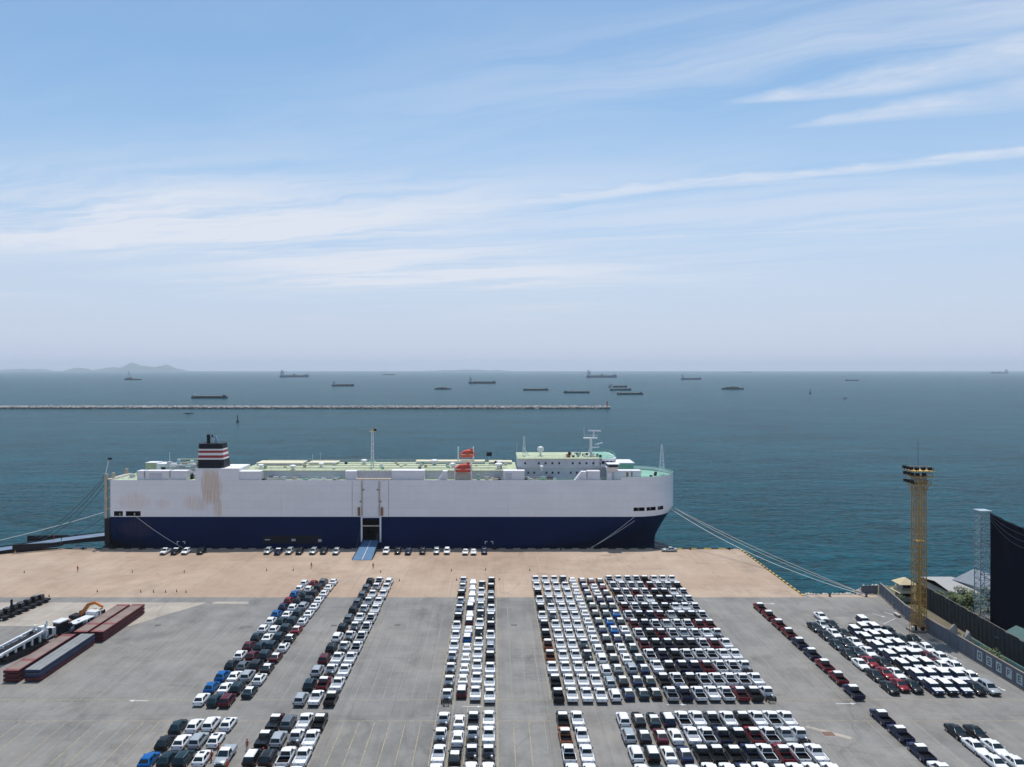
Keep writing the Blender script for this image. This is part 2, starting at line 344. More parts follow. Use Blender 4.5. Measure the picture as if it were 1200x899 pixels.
# ------------------------------------------------------------------ mesh helpers
class MB:
    """collects shapes; build() links them as one mesh object"""
    def __init__(s): s.v = []; s.f = []; s.fm = []; s.mats = []; s.sm = []
    def mi(s, m):
        if m not in s.mats: s.mats.append(m)
        return s.mats.index(m)
    def add(s, verts, faces, m, smooth=False):
        o = len(s.v); k = s.mi(m)
        s.v += [tuple(p) for p in verts]
        for f in faces: s.f.append(tuple(i + o for i in f)); s.fm.append(k); s.sm.append(smooth)
        return s
    def box(s, x0, x1, y0, y1, z0, z1, m):
        return s.prism([(x0, y0), (x1, y0), (x1, y1), (x0, y1)], z0, z1, m)
    def prism(s, pts, z0, z1, m, top=None):
        n = len(pts); tp = top or pts
        vs = [(p[0], p[1], z0) for p in pts] + [(p[0], p[1], z1) for p in tp]
        fs = [tuple(range(n))[::-1], tuple(range(n, 2 * n))] + [(i, (i + 1) % n, n + (i + 1) % n, n + i) for i in range(n)]
        return s.add(vs, fs, m)
    def hexa(s, c, m):
        """8 corners: bottom 4 counter-clockwise then top 4"""
        return s.add(c, [(3, 2, 1, 0), (4, 5, 6, 7), (0, 1, 5, 4), (1, 2, 6, 5), (2, 3, 7, 6), (3, 0, 4, 7)], m)
    def obox(s, a, b, w, h, m, up=(0, 0, 1)):
        """a bar of width w and height h from a to b"""
        a, b = Vector(a), Vector(b); d = (b - a)
        if d.length < 1e-6: return s
        d.normalize(); u = Vector(up)
        if abs(d.dot(u)) > 0.98: u = Vector((0, 1, 0)) if abs(d.y) < .9 else Vector((1, 0, 0))
        sx = d.cross(u).normalized() * (w / 2); sz = sx.cross(d).normalized() * (h / 2)
        return s.add([a - sx - sz, a + sx - sz, b + sx - sz, b - sx - sz, a - sx + sz, a + sx + sz, b + sx + sz, b - sx + sz],
                     [(3, 2, 1, 0), (4, 5, 6, 7), (0, 1, 5, 4), (1, 2, 6, 5), (2, 3, 7, 6), (3, 0, 4, 7)], m)
    def tube(s, pts, r, m, n=6, r2=None, caps=True):
        pts = [Vector(p) for p in pts]; rings = []; k = len(pts)
        for i, p in enumerate(pts):
            d = (pts[min(i + 1, k - 1)] - pts[max(i - 1, 0)]).normalized()
            u = Vector((0, 0, 1)) if abs(d.z) < 0.95 else Vector((1, 0, 0))
            a = d.cross(u).normalized(); b_ = a.cross(d).normalized()
            rr = r if r2 is None else r + (r2 - r) * i / (k - 1)
            rings.append([p + a * math.cos(2 * math.pi * j / n) * rr + b_ * math.sin(2 * math.pi * j / n) * rr for j in range(n)])
        vs = [q for rg in rings for q in rg]
        fs = [(i * n + j, i * n + (j + 1) % n, (i + 1) * n + (j + 1) % n, (i + 1) * n + j) for i in range(k - 1) for j in range(n)]
        if caps: fs += [tuple(range(n))[::-1], tuple((k - 1) * n + j for j in range(n))]
        return s.add(vs, fs, m, True)
    def lathe(s, prof, cx, cy, m, n=12):
        vs = [(cx + r * math.cos(2 * math.pi * j / n), cy + r * math.sin(2 * math.pi * j / n), z) for r, z in prof for j in range(n)]
        k = len(prof)
        fs = [(i * n + j, i * n + (j + 1) % n, (i + 1) * n + (j + 1) % n, (i + 1) * n + j) for i in range(k - 1) for j in range(n)]
        fs += [tuple(range(n))[::-1], tuple((k - 1) * n + j for j in range(n))]
        return s.add(vs, fs, m, True)
    def rock(s, c, r, m, rn):
        vs = []
        g = (1 + 5 ** .5) / 2
        for p in ((-1, g, 0), (1, g, 0), (-1, -g, 0), (1, -g, 0), (0, -1, g), (0, 1, g), (0, -1, -g), (0, 1, -g), (g, 0, -1), (g, 0, 1), (-g, 0, -1), (-g, 0, 1)):
            k = rn.uniform(.65, 1.15) / 1.9
            vs.append((c[0] + p[0] * k * r[0], c[1] + p[1] * k * r[1], c[2] + p[2] * k * r[2]))
        return s.add(vs, [(0, 11, 5), (0, 5, 1), (0, 1, 7), (0, 7, 10), (0, 10, 11), (1, 5, 9), (5, 11, 4), (11, 10, 2), (10, 7, 6), (7, 1, 8), (3, 9, 4), (3, 4, 2), (3, 2, 6), (3, 6, 8), (3, 8, 9), (4, 9, 5), (2, 4, 11), (6, 2, 10), (8, 6, 7), (9, 8, 1)], m)
    def mesh(s, name, org=(0, 0, 0), angle=38):
        me = bpy.data.meshes.new(name)
        o = org
        me.from_pydata([(p[0] - o[0], p[1] - o[1], p[2] - o[2]) for p in s.v], [], s.f)
        for mm in s.mats: me.materials.append(MATS[mm])
        me.polygons.foreach_set('material_index', s.fm)
        if any(s.sm):
            me.polygons.foreach_set('use_smooth', s.sm)
            me.set_sharp_from_angle(angle=R(angle))
        me.update()
        return me
    def build(s, name, parent=None, org=None, loc=None):
        """vertices in world space; the object's origin goes to org (or to its parent's)"""
        o = org if org is not None else (tuple(parent.location) if parent else (0, 0, 0))
        ob = bpy.data.objects.new(name, s.mesh(name, o)); col.objects.link(ob)
        if parent: ob.parent = parent
        elif org is not None: ob.location = org
        return ob
def tag(o, label=None, cat=None, group=None, kind=None):
    for k, v in (('label', label), ('category', cat), ('group', group), ('kind', kind)):
        if v: o[k] = v
    return o
def empty(name, loc=(0, 0, 0), rz=0.0, label=None, cat=None, group=None):
    o = bpy.data.objects.new(name, None); col.objects.link(o)
    o.location = loc; o.rotation_euler = (0, 0, rz); o.empty_display_size = 0.5
    return tag(o, label, cat, group)
def put(name, me, parent=None, loc=(0, 0, 0), rz=0.0):
    o = bpy.data.objects.new(name, me); col.objects.link(o); o.parent = parent
    o.location = loc; o.rotation_euler = (0, 0, rz)
    return o
ORD = 'zeroth first second third fourth fifth sixth seventh eighth ninth tenth eleventh twelfth thirteenth fourteenth fifteenth sixteenth seventeenth eighteenth nineteenth twentieth'.split()

# ------------------------------------------------------------------ sea, hills, ground
SEA = -3.0
b_ = MB(); Q = 27500
ys = [-6000, -500, 0, 300, 700, 1500, 4000, 10000, Q]; xs = [-Q, -8000, -2000, -500, 0, 500, 2000, 8000, Q]
vs = [(x, y, SEA) for y in ys for x in xs]; n = len(xs)
b_.add(vs, [(j * n + i, j * n + i + 1, (j + 1) * n + i + 1, (j + 1) * n + i) for j in range(len(ys) - 1) for i in range(n - 1)], 'sea_water')
tag(b_.build('sea'), 'teal green open sea with small ripples', kind='structure')

def hills(name, x0, x1, y, peaks, seed, label):
    rn = random.Random(seed); b = MB(); nx, ny = 90, 9; vs = []
    depth = 1400.0
    ph = [rn.uniform(0, 6.28) for _ in range(8)]
    for j in range(ny):
        v = j / (ny - 1)
        for i in range(nx):
            u = i / (nx - 1); x = x0 + (x1 - x0) * u
            h = sum(a * math.exp(-((u - c) / w) ** 2) for c, w, a in peaks)
            h *= 1 + 0.10 * math.sin(u * 37 + ph[0]) + 0.07 * math.sin(u * 71 + ph[1]) + 0.05 * math.sin(u * 120 + v * 9 + ph[2])
            h *= math.sin(math.pi * v) ** 0.7 * min(1, u * 14, (1 - u) * 14)
            vs.append((x, y + (v - .5) * depth + 120 * math.sin(u * 11 + ph[3]), SEA - 1.5 + h))
    b.add(vs, [(j * nx + i, j * nx + i + 1, (j + 1) * nx + i + 1, (j + 1) * nx + i) for j in range(ny - 1) for i in range(nx - 1)], 'hill_green', True)
    tag(b.build(name), label, kind='structure')
hills('hills', -14700, -10400, 26200, [(.18, .05, 110), (.42, .10, 140), (.60, .065, 275), (.72, .06, 150), (.83, .06, 190), (.93, .05, 70)], 3, 'hazy island hills on the horizon')
hills('hills', -17200, -14900, 26300, [(.5, .25, 70), (.8, .1, 60)], 4, 'low hazy island shore on the horizon')
hills('hills', -2600, 800, 26000, [(.3, .2, 34), (.55, .15, 46), (.8, .12, 30)], 5, 'faint far shore on the horizon')

def slab(name, pts, z0, z1, m, label):
    o = MB().prism(pts, z0, z1, m).build(name)
    return tag(o, label, kind='structure')
QY, AY, QX = 260.4, 205.0, 82.0           # quay front, apron/yard joint, quay end
apron = slab('quay_apron', [(-420, AY), (QX, AY), (QX, QY), (-420, QY)], -6, 0.0, 'apron_concrete', 'pale sandy concrete apron along the quay')
yard = slab('yard', [(-420, -120), (102, -120), (102, 207.5), (QX + .003, 207.5), (QX + .003, AY - .003), (-420, AY - .003)], -6, 0.0, 'asphalt', 'grey asphalt storage yard')
slab('verge', [(102.003, -120), (300, -120), (300, 216), (102.003, 216)], -6, -0.02, 'dirt', 'dirt and scrub strip beyond the yard wall')
# concrete patches in the yard
for pts, mm, lb in (([(-137, 182), (-85.5, 182), (-74, 200.5), (-137, 200.5)], 'pale_concrete', 'pale concrete patch under the trailers'),
                    ([(-72.5, 199.2), (-63, 199.2), (-63.6, 201.2), (-72.5, 201.2)], 'pale_concrete', 'small pale concrete patch by the apron')):
    slab('concrete_patch', pts, -0.01, 0.004, mm, lb)

# paint on the yard
def line(x0, y0, x1, y1, w, m, name='lane_line', z=0.008):
    d = Vector((x1 - x0, y1 - y0, 0)); d.normalize(); s_ = Vector((-d.y, d.x, 0)) * (w / 2)
    b = MB(); a, c = Vector((x0, y0, 0)), Vector((x1, y1, 0))
    b.prism([(a - s_)[:2], (c - s_)[:2], (c + s_)[:2], (a + s_)[:2]], z - 0.006, z, m)
    o = b.build(name); o.parent = yard
    return o
for y_ in (141.4, 132.9):
    for x0, x1 in ((-125, -54.5), (-43.5, -36.5), (-28, -10.2), (0.6, 10.0), (51.5, 65), (67.5, 98)):
        line(x0, y_, x1, y_, 0.16, 'line_yellow')
xx = -120.0
while xx < 98:
    if not any(a <= xx <= c for a, c in ((-54.2, -44), (-38.3, -28.3), (-10.0, 0.4), (10.2, 51.2), (64.6, 67.4), (72.6, 93))):
        faint = rnd.random()
        line(xx, 100, xx, 132.6, 0.14, 'line_yellow' if faint > .45 else 'line_faint')
        line(xx, 141.7, xx, 141.7 + rnd.uniform(25, 56), 0.13, 'line_faint')
    xx += 2.62
for x_ in (10.1, 12.7, 15.3, 17.9, 20.5, 23.05, 25.65, 28.2, 30.8):
    line(x_, 141.7, x_, 219, 0.13, 'line_yellow')
for x_ in (-10.1, -7.4, -4.8, -2.25, .35):
    line(x_, 117, x_, 219, 0.13, 'line_yellow')
def arrow(x, y, ang, L=3.6, m='line_white'):
    c, s_ = math.cos(ang), math.sin(ang)
    tr = lambda p: (x + p[0] * c - p[1] * s_, y + p[0] * s_ + p[1] * c)
    b = MB()
    b.prism([tr(p) for p in ((-L / 2, -.10), (L / 2 - .9, -.10), (L / 2 - .9, -.42), (L / 2, 0), (L / 2 - .9, .42), (L / 2 - .9, .10), (-L / 2, .10))], 0.003, 0.009, m)
    o = b.build('lane_arrow'); o.parent = yard
for x_, y_, a_ in ((-4.0, 138.6, 0), (32.5, 139.4, 0), (63.0, 139.8, 0), (-64.5, 141.0, math.pi), (70.0, 199.5, 0), (93.6, 190, R(-60)), (97.0, 191, R(-62)), (95.4, 163, R(-80)), (95.0, 147, R(-80)), (-109, 182.5, R(20))):
    arrow(x_, y_, a_)
line(90.0, 196, 91.5, 183.5, 0.16, 'line_yellow'); line(91.5, 183.5, 96.3, 187.5, 0.16, 'line_white')
for x0, y0, x1, y1 in ((-61, 222, -47, 241), (-44, 207, -36.6, 246), (-12, 206, -12, 222), (2.5, 206, 2.2, 230)):
    o = line(x0, y0, x1, y1, 0.12, 'line_faint', 'apron_joint', 0.007); o.parent = apron
for y_ in (229.6, 244.2):
    o = line(-420, y_, QX - .1, y_, 0.10, 'stain_rust', 'apron_joint', 0.006); o.parent = apron
# drains, grates, stains
def drain(x, y, w, h, m):
    b = MB().prism([(x - w, y - h), (x + w, y - h), (x + w, y + h), (x - w, y + h)], 0.001, 0.012, 'pale_concrete' if m == 'grate_rust' else 'wall_cap')
    k = 5
    for i in range(k):
        xa = x - w * .9 + i * 1.8 * w / k
        b.prism([(xa, y - h * .85), (xa + 1.5 * w / k, y - h * .85), (xa + 1.5 * w / k, y + h * .85), (xa, y + h * .85)], 0.011, 0.02, m)
    o = b.build('drain_grate'); o.parent = yard
for x_, y_ in ((-79, 182.6), (-37.7, 182.4), (-22.8, 182.7), (4.5, 182.7), (84.2, 184.0), (-93, 144.6), (47.5, 182)):
    drain(x_, y_, 0.75, 0.45, 'grate')
drain(54.9, 128.2, 1.0, 0.9, 'grate_rust')
slab('concrete_patch', [(52.0, 130.6), (57.6, 126.3), (58.4, 127.0), (52.6, 131.2)], -0.01, 0.0035, 'pale_concrete', 'narrow concrete strip round the rusty grate')
rn = random.Random(5)
for x_, y_, r_ in ((-58, 181, 1.5), (-52.3, 181.6, 1.2), (44.2, 181, 2.2), (41, 186, 1.2), (64, 241, 2.0), (76, 232, 2.2), (14, 228.5, 1.8), (36, 251, 2.0), (-30.5, 148.5, 1.3), (-44.4, 171.5, .8), (-8, 247, 2.1)):
    pts = []
    for k in range(14):
        a = 2 * math.pi * k / 14; q = r_ * rn.uniform(.55, 1.1)
        pts.append((x_ + 1.4 * q * math.cos(a), y_ + .8 * q * math.sin(a)))
    o = MB().prism(pts, 0.001, 0.0045, 'stain_oil' if y_ < AY else 'stain_rust').build('oil_stain')
    o.parent = yard if y_ < AY else apron
# kerb blocks along the quay edges, bollards, seawall rocks
kerb = tag(empty('quay_kerb', (QX, QY, 0)), 'yellow and black striped kerb along the quay edge', kind='structure')
def kerb_run(x0, y0, x1, y1, step, plain=-999):
    L = math.hypot(x1 - x0, y1 - y0); k = int(L / step); ux, uy = (x1 - x0) / L, (y1 - y0) / L
    for i in range(k):
        a, c = i * step, (i + 1) * step - .02
        p = [(x0 + ux * a + uy * .22 * s_, y0 + uy * a - ux * .22 * s_) for s_ in (-1, 1)]
        q = [(x0 + ux * c + uy * .22 * s_, y0 + uy * c - ux * .22 * s_) for s_ in (1, -1)]
        MB().prism(p + q, 0.002, 0.26, ('kerb_yellow' if x0 + ux * a > plain else 'apron_concrete') if i % 2 else 'kerb_black').build('kerb_block', kerb)
kerb_run(QX - .35, QY - .3, QX - .35, AY + .5, 1.35)
kerb_run(-163, QY - .35, QX - .9, QY - .35, 2.45, 58)  # black blocks beside the ship stand in for the quay-edge shadow
def bollard(x, y, label):
    b = MB().lathe([(.34, 0), (.30, .1), (.22, .2), (.22, .48), (.40, .55), (.42, .68), (.25, .76)], 0, 0, 'steel_dark', 10)
    o = put('bollard', b.mesh('bollard'), None, (x, y, 0))
    tag(o, label, 'bollard', 'bollards along the quay edge')
for i, x_ in enumerate((-137, -118, -98, -60, -20, 0, 22, 44, 65, 78)):
    bollard(x_, QY - 1.1, 'dark mooring bollard on the quay edge, %s along from the stern ramp' % ORD[i + 1])
for x_, y_, l_ in ((98.0, 205.6, 'dark mooring bollard at the seawall where the bow ropes end'), (88.5, 205.9, 'dark mooring bollard on the seawall near the quay corner')):
    bollard(x_, y_, l_)
rk = MB(); rn = random.Random(11)
for i in range(230):
    x_ = rn.uniform(82.6, 101.5); t_ = rn.random()
    rk.rock((x_, 207.6 + t_ * 4.2, -0.1 - t_ * 3.0), [rn.uniform(.4, .95)] * 3, 'rock_pale', rn)
for i in range(260):
    x_ = rn.uniform(101.5, 160); t_ = rn.random()
    rk.rock((x_, 216.1 + t_ * 4.2, -0.1 - t_ * 3.0), [rn.uniform(.4, .95)] * 3, 'rock_pale', rn)
tag(rk.build('seawall_rubble'), 'pale rubble of the seawall below the yard edge', 'rubble', kind='stuff')
slab('concrete_patch', [(83, 205.3), (101, 205.0), (101, 207.3), (83, 207.3)], -0.01, 0.004, 'apron_concrete', 'pale concrete strip on top of the seawall')

# ------------------------------------------------------------------ the car carrier
SY = 263.0; HB = 16.1; CY = SY + HB            # near side, half beam, centre line
XS, XB = -129.8, 63.4
DECK, LINE = 22.6, 10.2
ship = empty('car_carrier_ship', (-33, CY, SEA), 0, 'long white and dark blue car carrier ship moored along the quay', 'ship')
def half(x, z):
    """half breadth of the hull at length x and height z"""
    k = min(max((z - SEA) / (LINE - SEA), 0), 1)
    x0 = -2 + (46.5 + 2) * k ** 0.8
    xb = 57.2 + (XB - 1.2 - 57.2) * (max(k - .25, 0) / .75) ** 1.0 + (1.2 * min(max((z - LINE) / 1.8, 0), 1))
    if x <= x0:
        bb = HB
    else:
        t_ = min((x - x0) / (xb - x0), 1.0)
        nn = 1.5 + .65 * k; mm_ = 1.0 + 1.0 * k
        bb = HB * max(1 - t_ ** nn, 0) ** (1 / mm_)
    if x < XS + 22 and z < 3.5:                       # the run narrows under the stern
        q = (XS + 22 - x) / 22; kk = (3.5 - z) / 6.5
        bb *= 1 - .45 * q * kk
    return bb
def bow_x(z):
    k = min(max((z - SEA) / (LINE - SEA), 0), 1)
    return 57.2 + (XB - 1.2 - 57.2) * (max(k - .25, 0) / .75) + (1.2 * min(max((z - LINE) / 1.8, 0), 1))
stat = [XS, -128.6, -125.6, -124.6, -119.6, -112, -104, -96, -88, -80, -70, -60, -50, -44.7, -38.9, -30, -20, -10, 0, 8, 14, 20, 26, 31, 35.5, 39.5, 42.5, 45.5, 46.8, 50.6, 51.3, 54.6, 55.4, 57.6, 59, 60.5, 61.6, 62.6, 63.1, XB]
def shell(levels, m, holes, name):
    b = MB(); rows = []
    for z in levels:
        xb = bow_x(z); pts = []
        for x in stat:
            # squeeze the fore stations so that every level ends on its own stem
            xx = x if x < 0 else x * xb / XB
            pts.append((xx, half(xx, z)))
        pts[-1] = (xb, 0.0)
        rows.append(pts)
    n = len(stat)
    for s_ in (-1, 1):
        vs = [(x, CY + s_ * hb, z) for z, r in zip(levels, rows) for x, hb in r]
        fs = []
        for j in range(len(levels) - 1):
            for i in range(n - 1):
                xm, zm = (stat[i] + stat[i + 1]) / 2, (levels[j] + levels[j + 1]) / 2
                if s_ < 0 and any(a < xm < c and e < zm < g for a, c, e, g in holes): continue
                q = (j * n + i, j * n + i + 1, (j + 1) * n + i + 1, (j + 1) * n + i)
                fs.append(q if s_ < 0 else q[::-1])
        b.add(vs, fs, m, True)
    # transom
    k = len(levels)
    vs = [(XS, CY - rows[j][0][1], z) for j, z in enumerate(levels)] + [(XS, CY + rows[j][0][1], z) for j, z in enumerate(levels)]
    b.add(vs, [(j, j + 1, k + j + 1, k + j) for j in range(k - 1)], m)
    return b.build(name, ship)
H_LOW = [(-44.7, -38.9, 2.3, 9.4)]
H_UP = [(-128.6, -125.6, 10.45, 12.1), (-124.6, -119.6, 10.45, 12.1), (46.8, 50.6, 12.1, 13.3), (51.3, 54.6, 12.1, 13.3), (55.4, 57.6, 12.1, 13.3)]
shell([SEA - 3, SEA, -1, 0.8, 2.3, 5.5, 9.4, LINE], 'hull_blue', H_LOW, 'hull_lower')
shell([LINE, 10.45, 12.1, 13.3, 18, DECK], 'hull_white', H_UP, 'hull_upper')
# openings: dark rooms behind the holes
def opening(name, x0, x1, z0, z1, y0, dep, m='ship_dark'):
    b = MB()
    b.add([(x0, y0, z0), (x1, y0, z0), (x1, y0 + dep, z0), (x0, y0 + dep, z0), (x0, y0, z1), (x1, y0, z1), (x1, y0 + dep, z1), (x0, y0 + dep, z1)],
          [(0, 1, 2, 3), (7, 6, 5, 4), (3, 2, 6, 7), (1, 5, 6, 2), (0, 3, 7, 4)], m)
    return b.build(name, ship)
opening('side_door_opening', -44.7, -38.9, 2.3, 9.4, SY + .01, 12)
for x0, x1, z0, z1 in H_UP:
    o = opening('mooring_port', x0 - .05, x1 + .05, z0 - .02, z1 + .02, SY + (.02 if x0 < 0 else HB - half(x1, z0) + .03), 4)
    b = MB()
    for xa in ((x0 + x1) / 2,): b.lathe([(.3, z0), (.3, z0 + .8), (.42, z0 + .9)], xa, SY + (1.0 if x0 < 0 else HB - half(x1, z0) + 1.0), 'ship_tan', 8)
    q = b.build('roller', ship)
# side door: frame, beam, door leaf raised against the hull, guide rails, ramp
for x0, x1 in ((-45.25, -44.7), (-38.9, -38.35)):
    MB().box(x0, x1, SY - .22, SY - .003, 1.6, 9.9, 'ship_white').build('door_post', ship)
MB().box(-45.25, -38.35, SY - .24, SY - .003, 9.902, 10.16, 'ship_white').build('door_lintel', ship)
MB().box(-44.6, -39.0, SY + .05, SY + .5, 6.9, 7.3, 'ship_tan').build('door_beam', ship)
MB().box(-44.6, -39.3, SY - .14, SY - .004, 10.5, 21.7, 'ship_white').build('door_leaf', ship)
for x_ in (-44.9, -39.0):
    MB().box(x_ - .16, x_ + .16, SY - .36, SY - .145, 10.5, 22.4, 'ship_tan').build('guide_rail', ship)
for x_ in (-45.9, -38.1):
    MB().box(x_ - .35, x_ + .35, SY - .45, SY - .004, 10.6, 13.4, 'rust').build('winch_bracket', ship)
for x_ in (-48.2, -35.9):
    MB().box(x_ - .07, x_ + .07, SY - .08, SY - .003, 10.3, 22.3, 'ship_tan').build('hull_rib', ship)
for x_, z_ in ((-44.4, 19.2), (-39.6, 19.2), (-45.4, 15.2), (-38.6, 15.2)):
    MB().box(x_ - .25, x_ + .25, SY - .3, SY - .15, z_, z_ + .3, 'ship_dark').build('bracket', ship)
rp = MB()
a0, a1 = (SY + .3, 2.3), (244.8, 0.12)
rp.hexa([(-44.9, a1[0], a1[1] - .1), (-38.7, a1[0], a1[1] - .1), (-39.1, a0[0], a0[1] - .55), (-44.5, a0[0], a0[1] - .55),
         (-44.9, a1[0], a1[1]), (-38.7, a1[0], a1[1]), (-39.1, a0[0], a0[1]), (-44.5, a0[0], a0[1])], 'ramp_blue')
ramp = rp.build('side_ramp', ship)
for x_ in (-41.8,):
    MB().obox((x_, a0[0] - .4, a0[1] + .03), (x_, a1[0] + .3, a1[1] + .03), .18, .05, 'line_white').build('ramp_stripe', ramp, org=tuple(ship.location))
for s_ in (-1, 1):
    MB().obox((-41.8 + s_ * 2.75, a0[0] - .4, a0[1] + .14), (-41.8 + s_ * 3.15, a1[0] + .3, a1[1] + .14), .12, .26, 'steel_dark').build('ramp_kerb', ramp, org=tuple(ship.location))
    MB().tube([(-41.8 + s_ * 2.9, SY - .3, 9.2), (-41.8 + s_ * 3.02, 251, 1.0)], .035, 'wire_teal', 4).build('hoist_wire', ramp, org=tuple(ship.location))
# dark panel painted as a recess's shade, with fittings, low on the blue side
MB().box(-78.4, -58.6, SY - .10, SY - .004, 1.2, 3.9, 'steel_dark').build('recess_shade_panel', ship)
rn = random.Random(2)
for i in range(7):
    x_ = -77.6 + i * 3.0
    MB().box(x_, x_ + rn.uniform(.6, 1.8), SY - .32, SY - .102, 1.6 + rn.uniform(0, .8), 2.6 + rn.uniform(0, 1.0), 'steel_dark' if i % 3 else 'ship_grey').build('recess_fitting', ship)
for x_ in (-106.0, -2.0):                                   # tug push marks
    for s_ in (-1, 1):
        b = MB().prism([(x_ + s_ * .55, SY - .014), (x_ + s_ * 1.4, SY - .014), (x_ + s_ * 1.4, SY - .003), (x_ + s_ * .55, SY - .003)][::s_], 1.72, 1.95, 'ship_white')
        b.prism([(x_ + s_ * 1.2, SY - .014), (x_ + s_ * 1.4, SY - .014), (x_ + s_ * 1.4, SY - .003), (x_ + s_ * 1.2, SY - .003)][::s_], 1.0, 1.719, 'ship_white')
        b.build('tug_mark', ship)
# main deck
def outline(z, inset, xa, xb_):
    near, far = [], []
    for x in [q for q in stat if xa <= q <= xb_]:
        hb = max(half(x, z) - inset, 0.0)
        near.append((x, CY - hb)); far.append((x, CY + hb))
    return near + far[::-1]
MB().prism(outline(DECK, .12, XS, 20.1), DECK - .9, DECK - .35, 'deck_green').build('main_deck', ship)
MB().prism(outline(DECK, .12, 20, XB - .1), DECK - .9, DECK - .352, 'deck_teal').build('bow_deck', ship)
# deck edge rail, bow rail
def rail(pts, z, h, name, m, step=2.5, rr=.035):
    b = MB()
    for k in range(len(pts) - 1):
        a, c = Vector((*pts[k], z)), Vector((*pts[k + 1], z)); L = (c - a).length
        for hh in (.5 * h, h):
            b.obox(a + Vector((0, 0, hh)), c + Vector((0, 0, hh)), rr * 2, rr * 2, m)
        for j in range(max(1, int(L / step))):
            p = a + (c - a) * (j / max(1, int(L / step)))
            b.obox(p, p + Vector((0, 0, h)), rr * 2, rr * 2, m)
    return b.build(name, ship)
edge = [(x, CY - half(x, DECK) + .25) for x in stat if -87 <= x <= 46]
rail(edge, DECK - .05, 1.05, 'deck_rail', 'ship_white', 2.2)
bow = [(x, CY - half(x, DECK) + .15) for x in stat if x >= 40] + [(x, CY + half(x, DECK) - .15) for x in stat[::-1] if x >= 40]
rail(bow, DECK, 1.15, 'bow_rail', 'deck_teal', 1.6, .05)
# bulwark round the bow, slightly inset from the shell
bw = MB(); ow = outline(DECK, .02, 40, XB); iw = outline(DECK, .30, 40, XB)
vs = [(p[0], p[1], DECK) for p in ow] + [(p[0], p[1], DECK) for p in iw] + [(p[0], p[1], DECK + .9) for p in ow] + [(p[0], p[1], DECK + .9) for p in iw]
k = len(ow)
bw.add(vs, [f for i in range(k - 1) for f in ((i, i + 1, 2 * k + i + 1, 2 * k + i), (k + i + 1, k + i, 3 * k + i, 3 * k + i + 1), (2 * k + i, 2 * k + i + 1, 3 * k + i + 1, 3 * k + i))], 'hull_white', True)
bw.build('bulwark', ship)
# upper garage deck, set back from the side
G0, G1, GZ = -87.6, 7.4, 25.15
MB().box(G0, G1, SY + 5.2, SY + 29.5, DECK - .35, GZ - .12, 'ship_grey').build('garage_house', ship)
MB().box(G0 - .1, G1 + .1, SY + 5.0, SY + 29.7, GZ - .118, GZ, 'deck_green').build('upper_deck', ship)
MB().box(G0 - .12, G1 + .12, SY + 4.9, SY + 5.0, GZ - .16, GZ + .07, 'ship_cream').build('deck_edge', ship)
rail([(x, SY + 5.3) for x in range(int(G0) + 2, int(G1), 8)], GZ, 1.0, 'upper_rail', 'ship_cream', 2.6)
rail([(x, SY + 29.2) for x in range(int(G0) + 2, int(G1), 8)], GZ, 1.0, 'upper_rail', 'ship_cream', 2.6)
for y_ in (SY + 11.5, SY + 18.5, SY + 24.5):
    MB().box(G0 + 3, G1 - 3, y_ - .14, y_ + .14, GZ + .002, GZ + .16, 'ship_tan').build('deck_pipe', ship)
for x_ in (-80, -66, -52, -38, -24, -12, 2):
    MB().box(x_ - .1, x_ + .1, SY + 5.4, SY + 29.2, GZ + .002, GZ + .10, 'ship_tan').build('deck_seam', ship)
for x0, x1, y0, y1, h in ((-86.5, -70, SY + 20, SY + 27.5, .7), (-68, -58, SY + 22, SY + 28, .6), (-29, -4, SY + 24, SY + 28.5, .85), (-2, 6, SY + 23, SY + 27.5, .8)):
    MB().box(x0, x1, y0, y1, GZ + .17, GZ + h, 'ship_white').box(x0 - .25, x1 + .25, y0 - .25, y1 + .25, GZ + h, GZ + h + .14, 'ship_cream').build('hatch_cover', ship)
def vent(x, y, z, s_=1.0):
    b = MB().lathe([(.55 * s_, z), (.55 * s_, z + 1.0 * s_), (1.15 * s_, z + 1.1 * s_), (1.15 * s_, z + 1.5 * s_), (.7 * s_, z + 1.75 * s_)], x, y, 'ship_white', 10)
    b.build('mushroom_vent', ship)
for x_, y_ in ((-70, SY + 7), (-22, SY + 20), (1.3, SY + 9), (1.6, SY + 21), (-62, SY + 15), (-15, SY + 13.5), (-82, SY + 10), (-48, SY + 23)):
    vent(x_, y_, GZ, rnd.uniform(.8, 1.25))
rn = random.Random(8)
for i in range(60):                                          # small gear along the set-back wall and on the deck
    x_ = rn.uniform(-85, 20); w_ = rn.uniform(.4, 1.3); h_ = rn.uniform(.4, 1.3)
    if -48 < x_ < -8: continue
    yb = SY + rn.choice((1.4, 2.2, 3.4, 4.0))
    MB().box(x_ - w_, x_ + w_, yb, yb + rn.uniform(.4, .8), DECK - .34, DECK + h_ - .3, rn.choice(('ship_grey', 'ship_white', 'ship_dark', 'ship_tan', 'deck_teal'))).build('deck_box', ship)
for i in range(34):
    x_ = rn.uniform(-84, 5); y_ = SY + rn.uniform(8, 26)
    MB().box(x_ - .5, x_ + .5, y_ - .4, y_ + .4, GZ + .003, GZ + rn.uniform(.3, 1.3), rn.choice(('ship_dark', 'ship_tan', 'ship_grey', 'ship_cream', 'ship_white', 'deck_teal'))).build('deck_gear', ship)
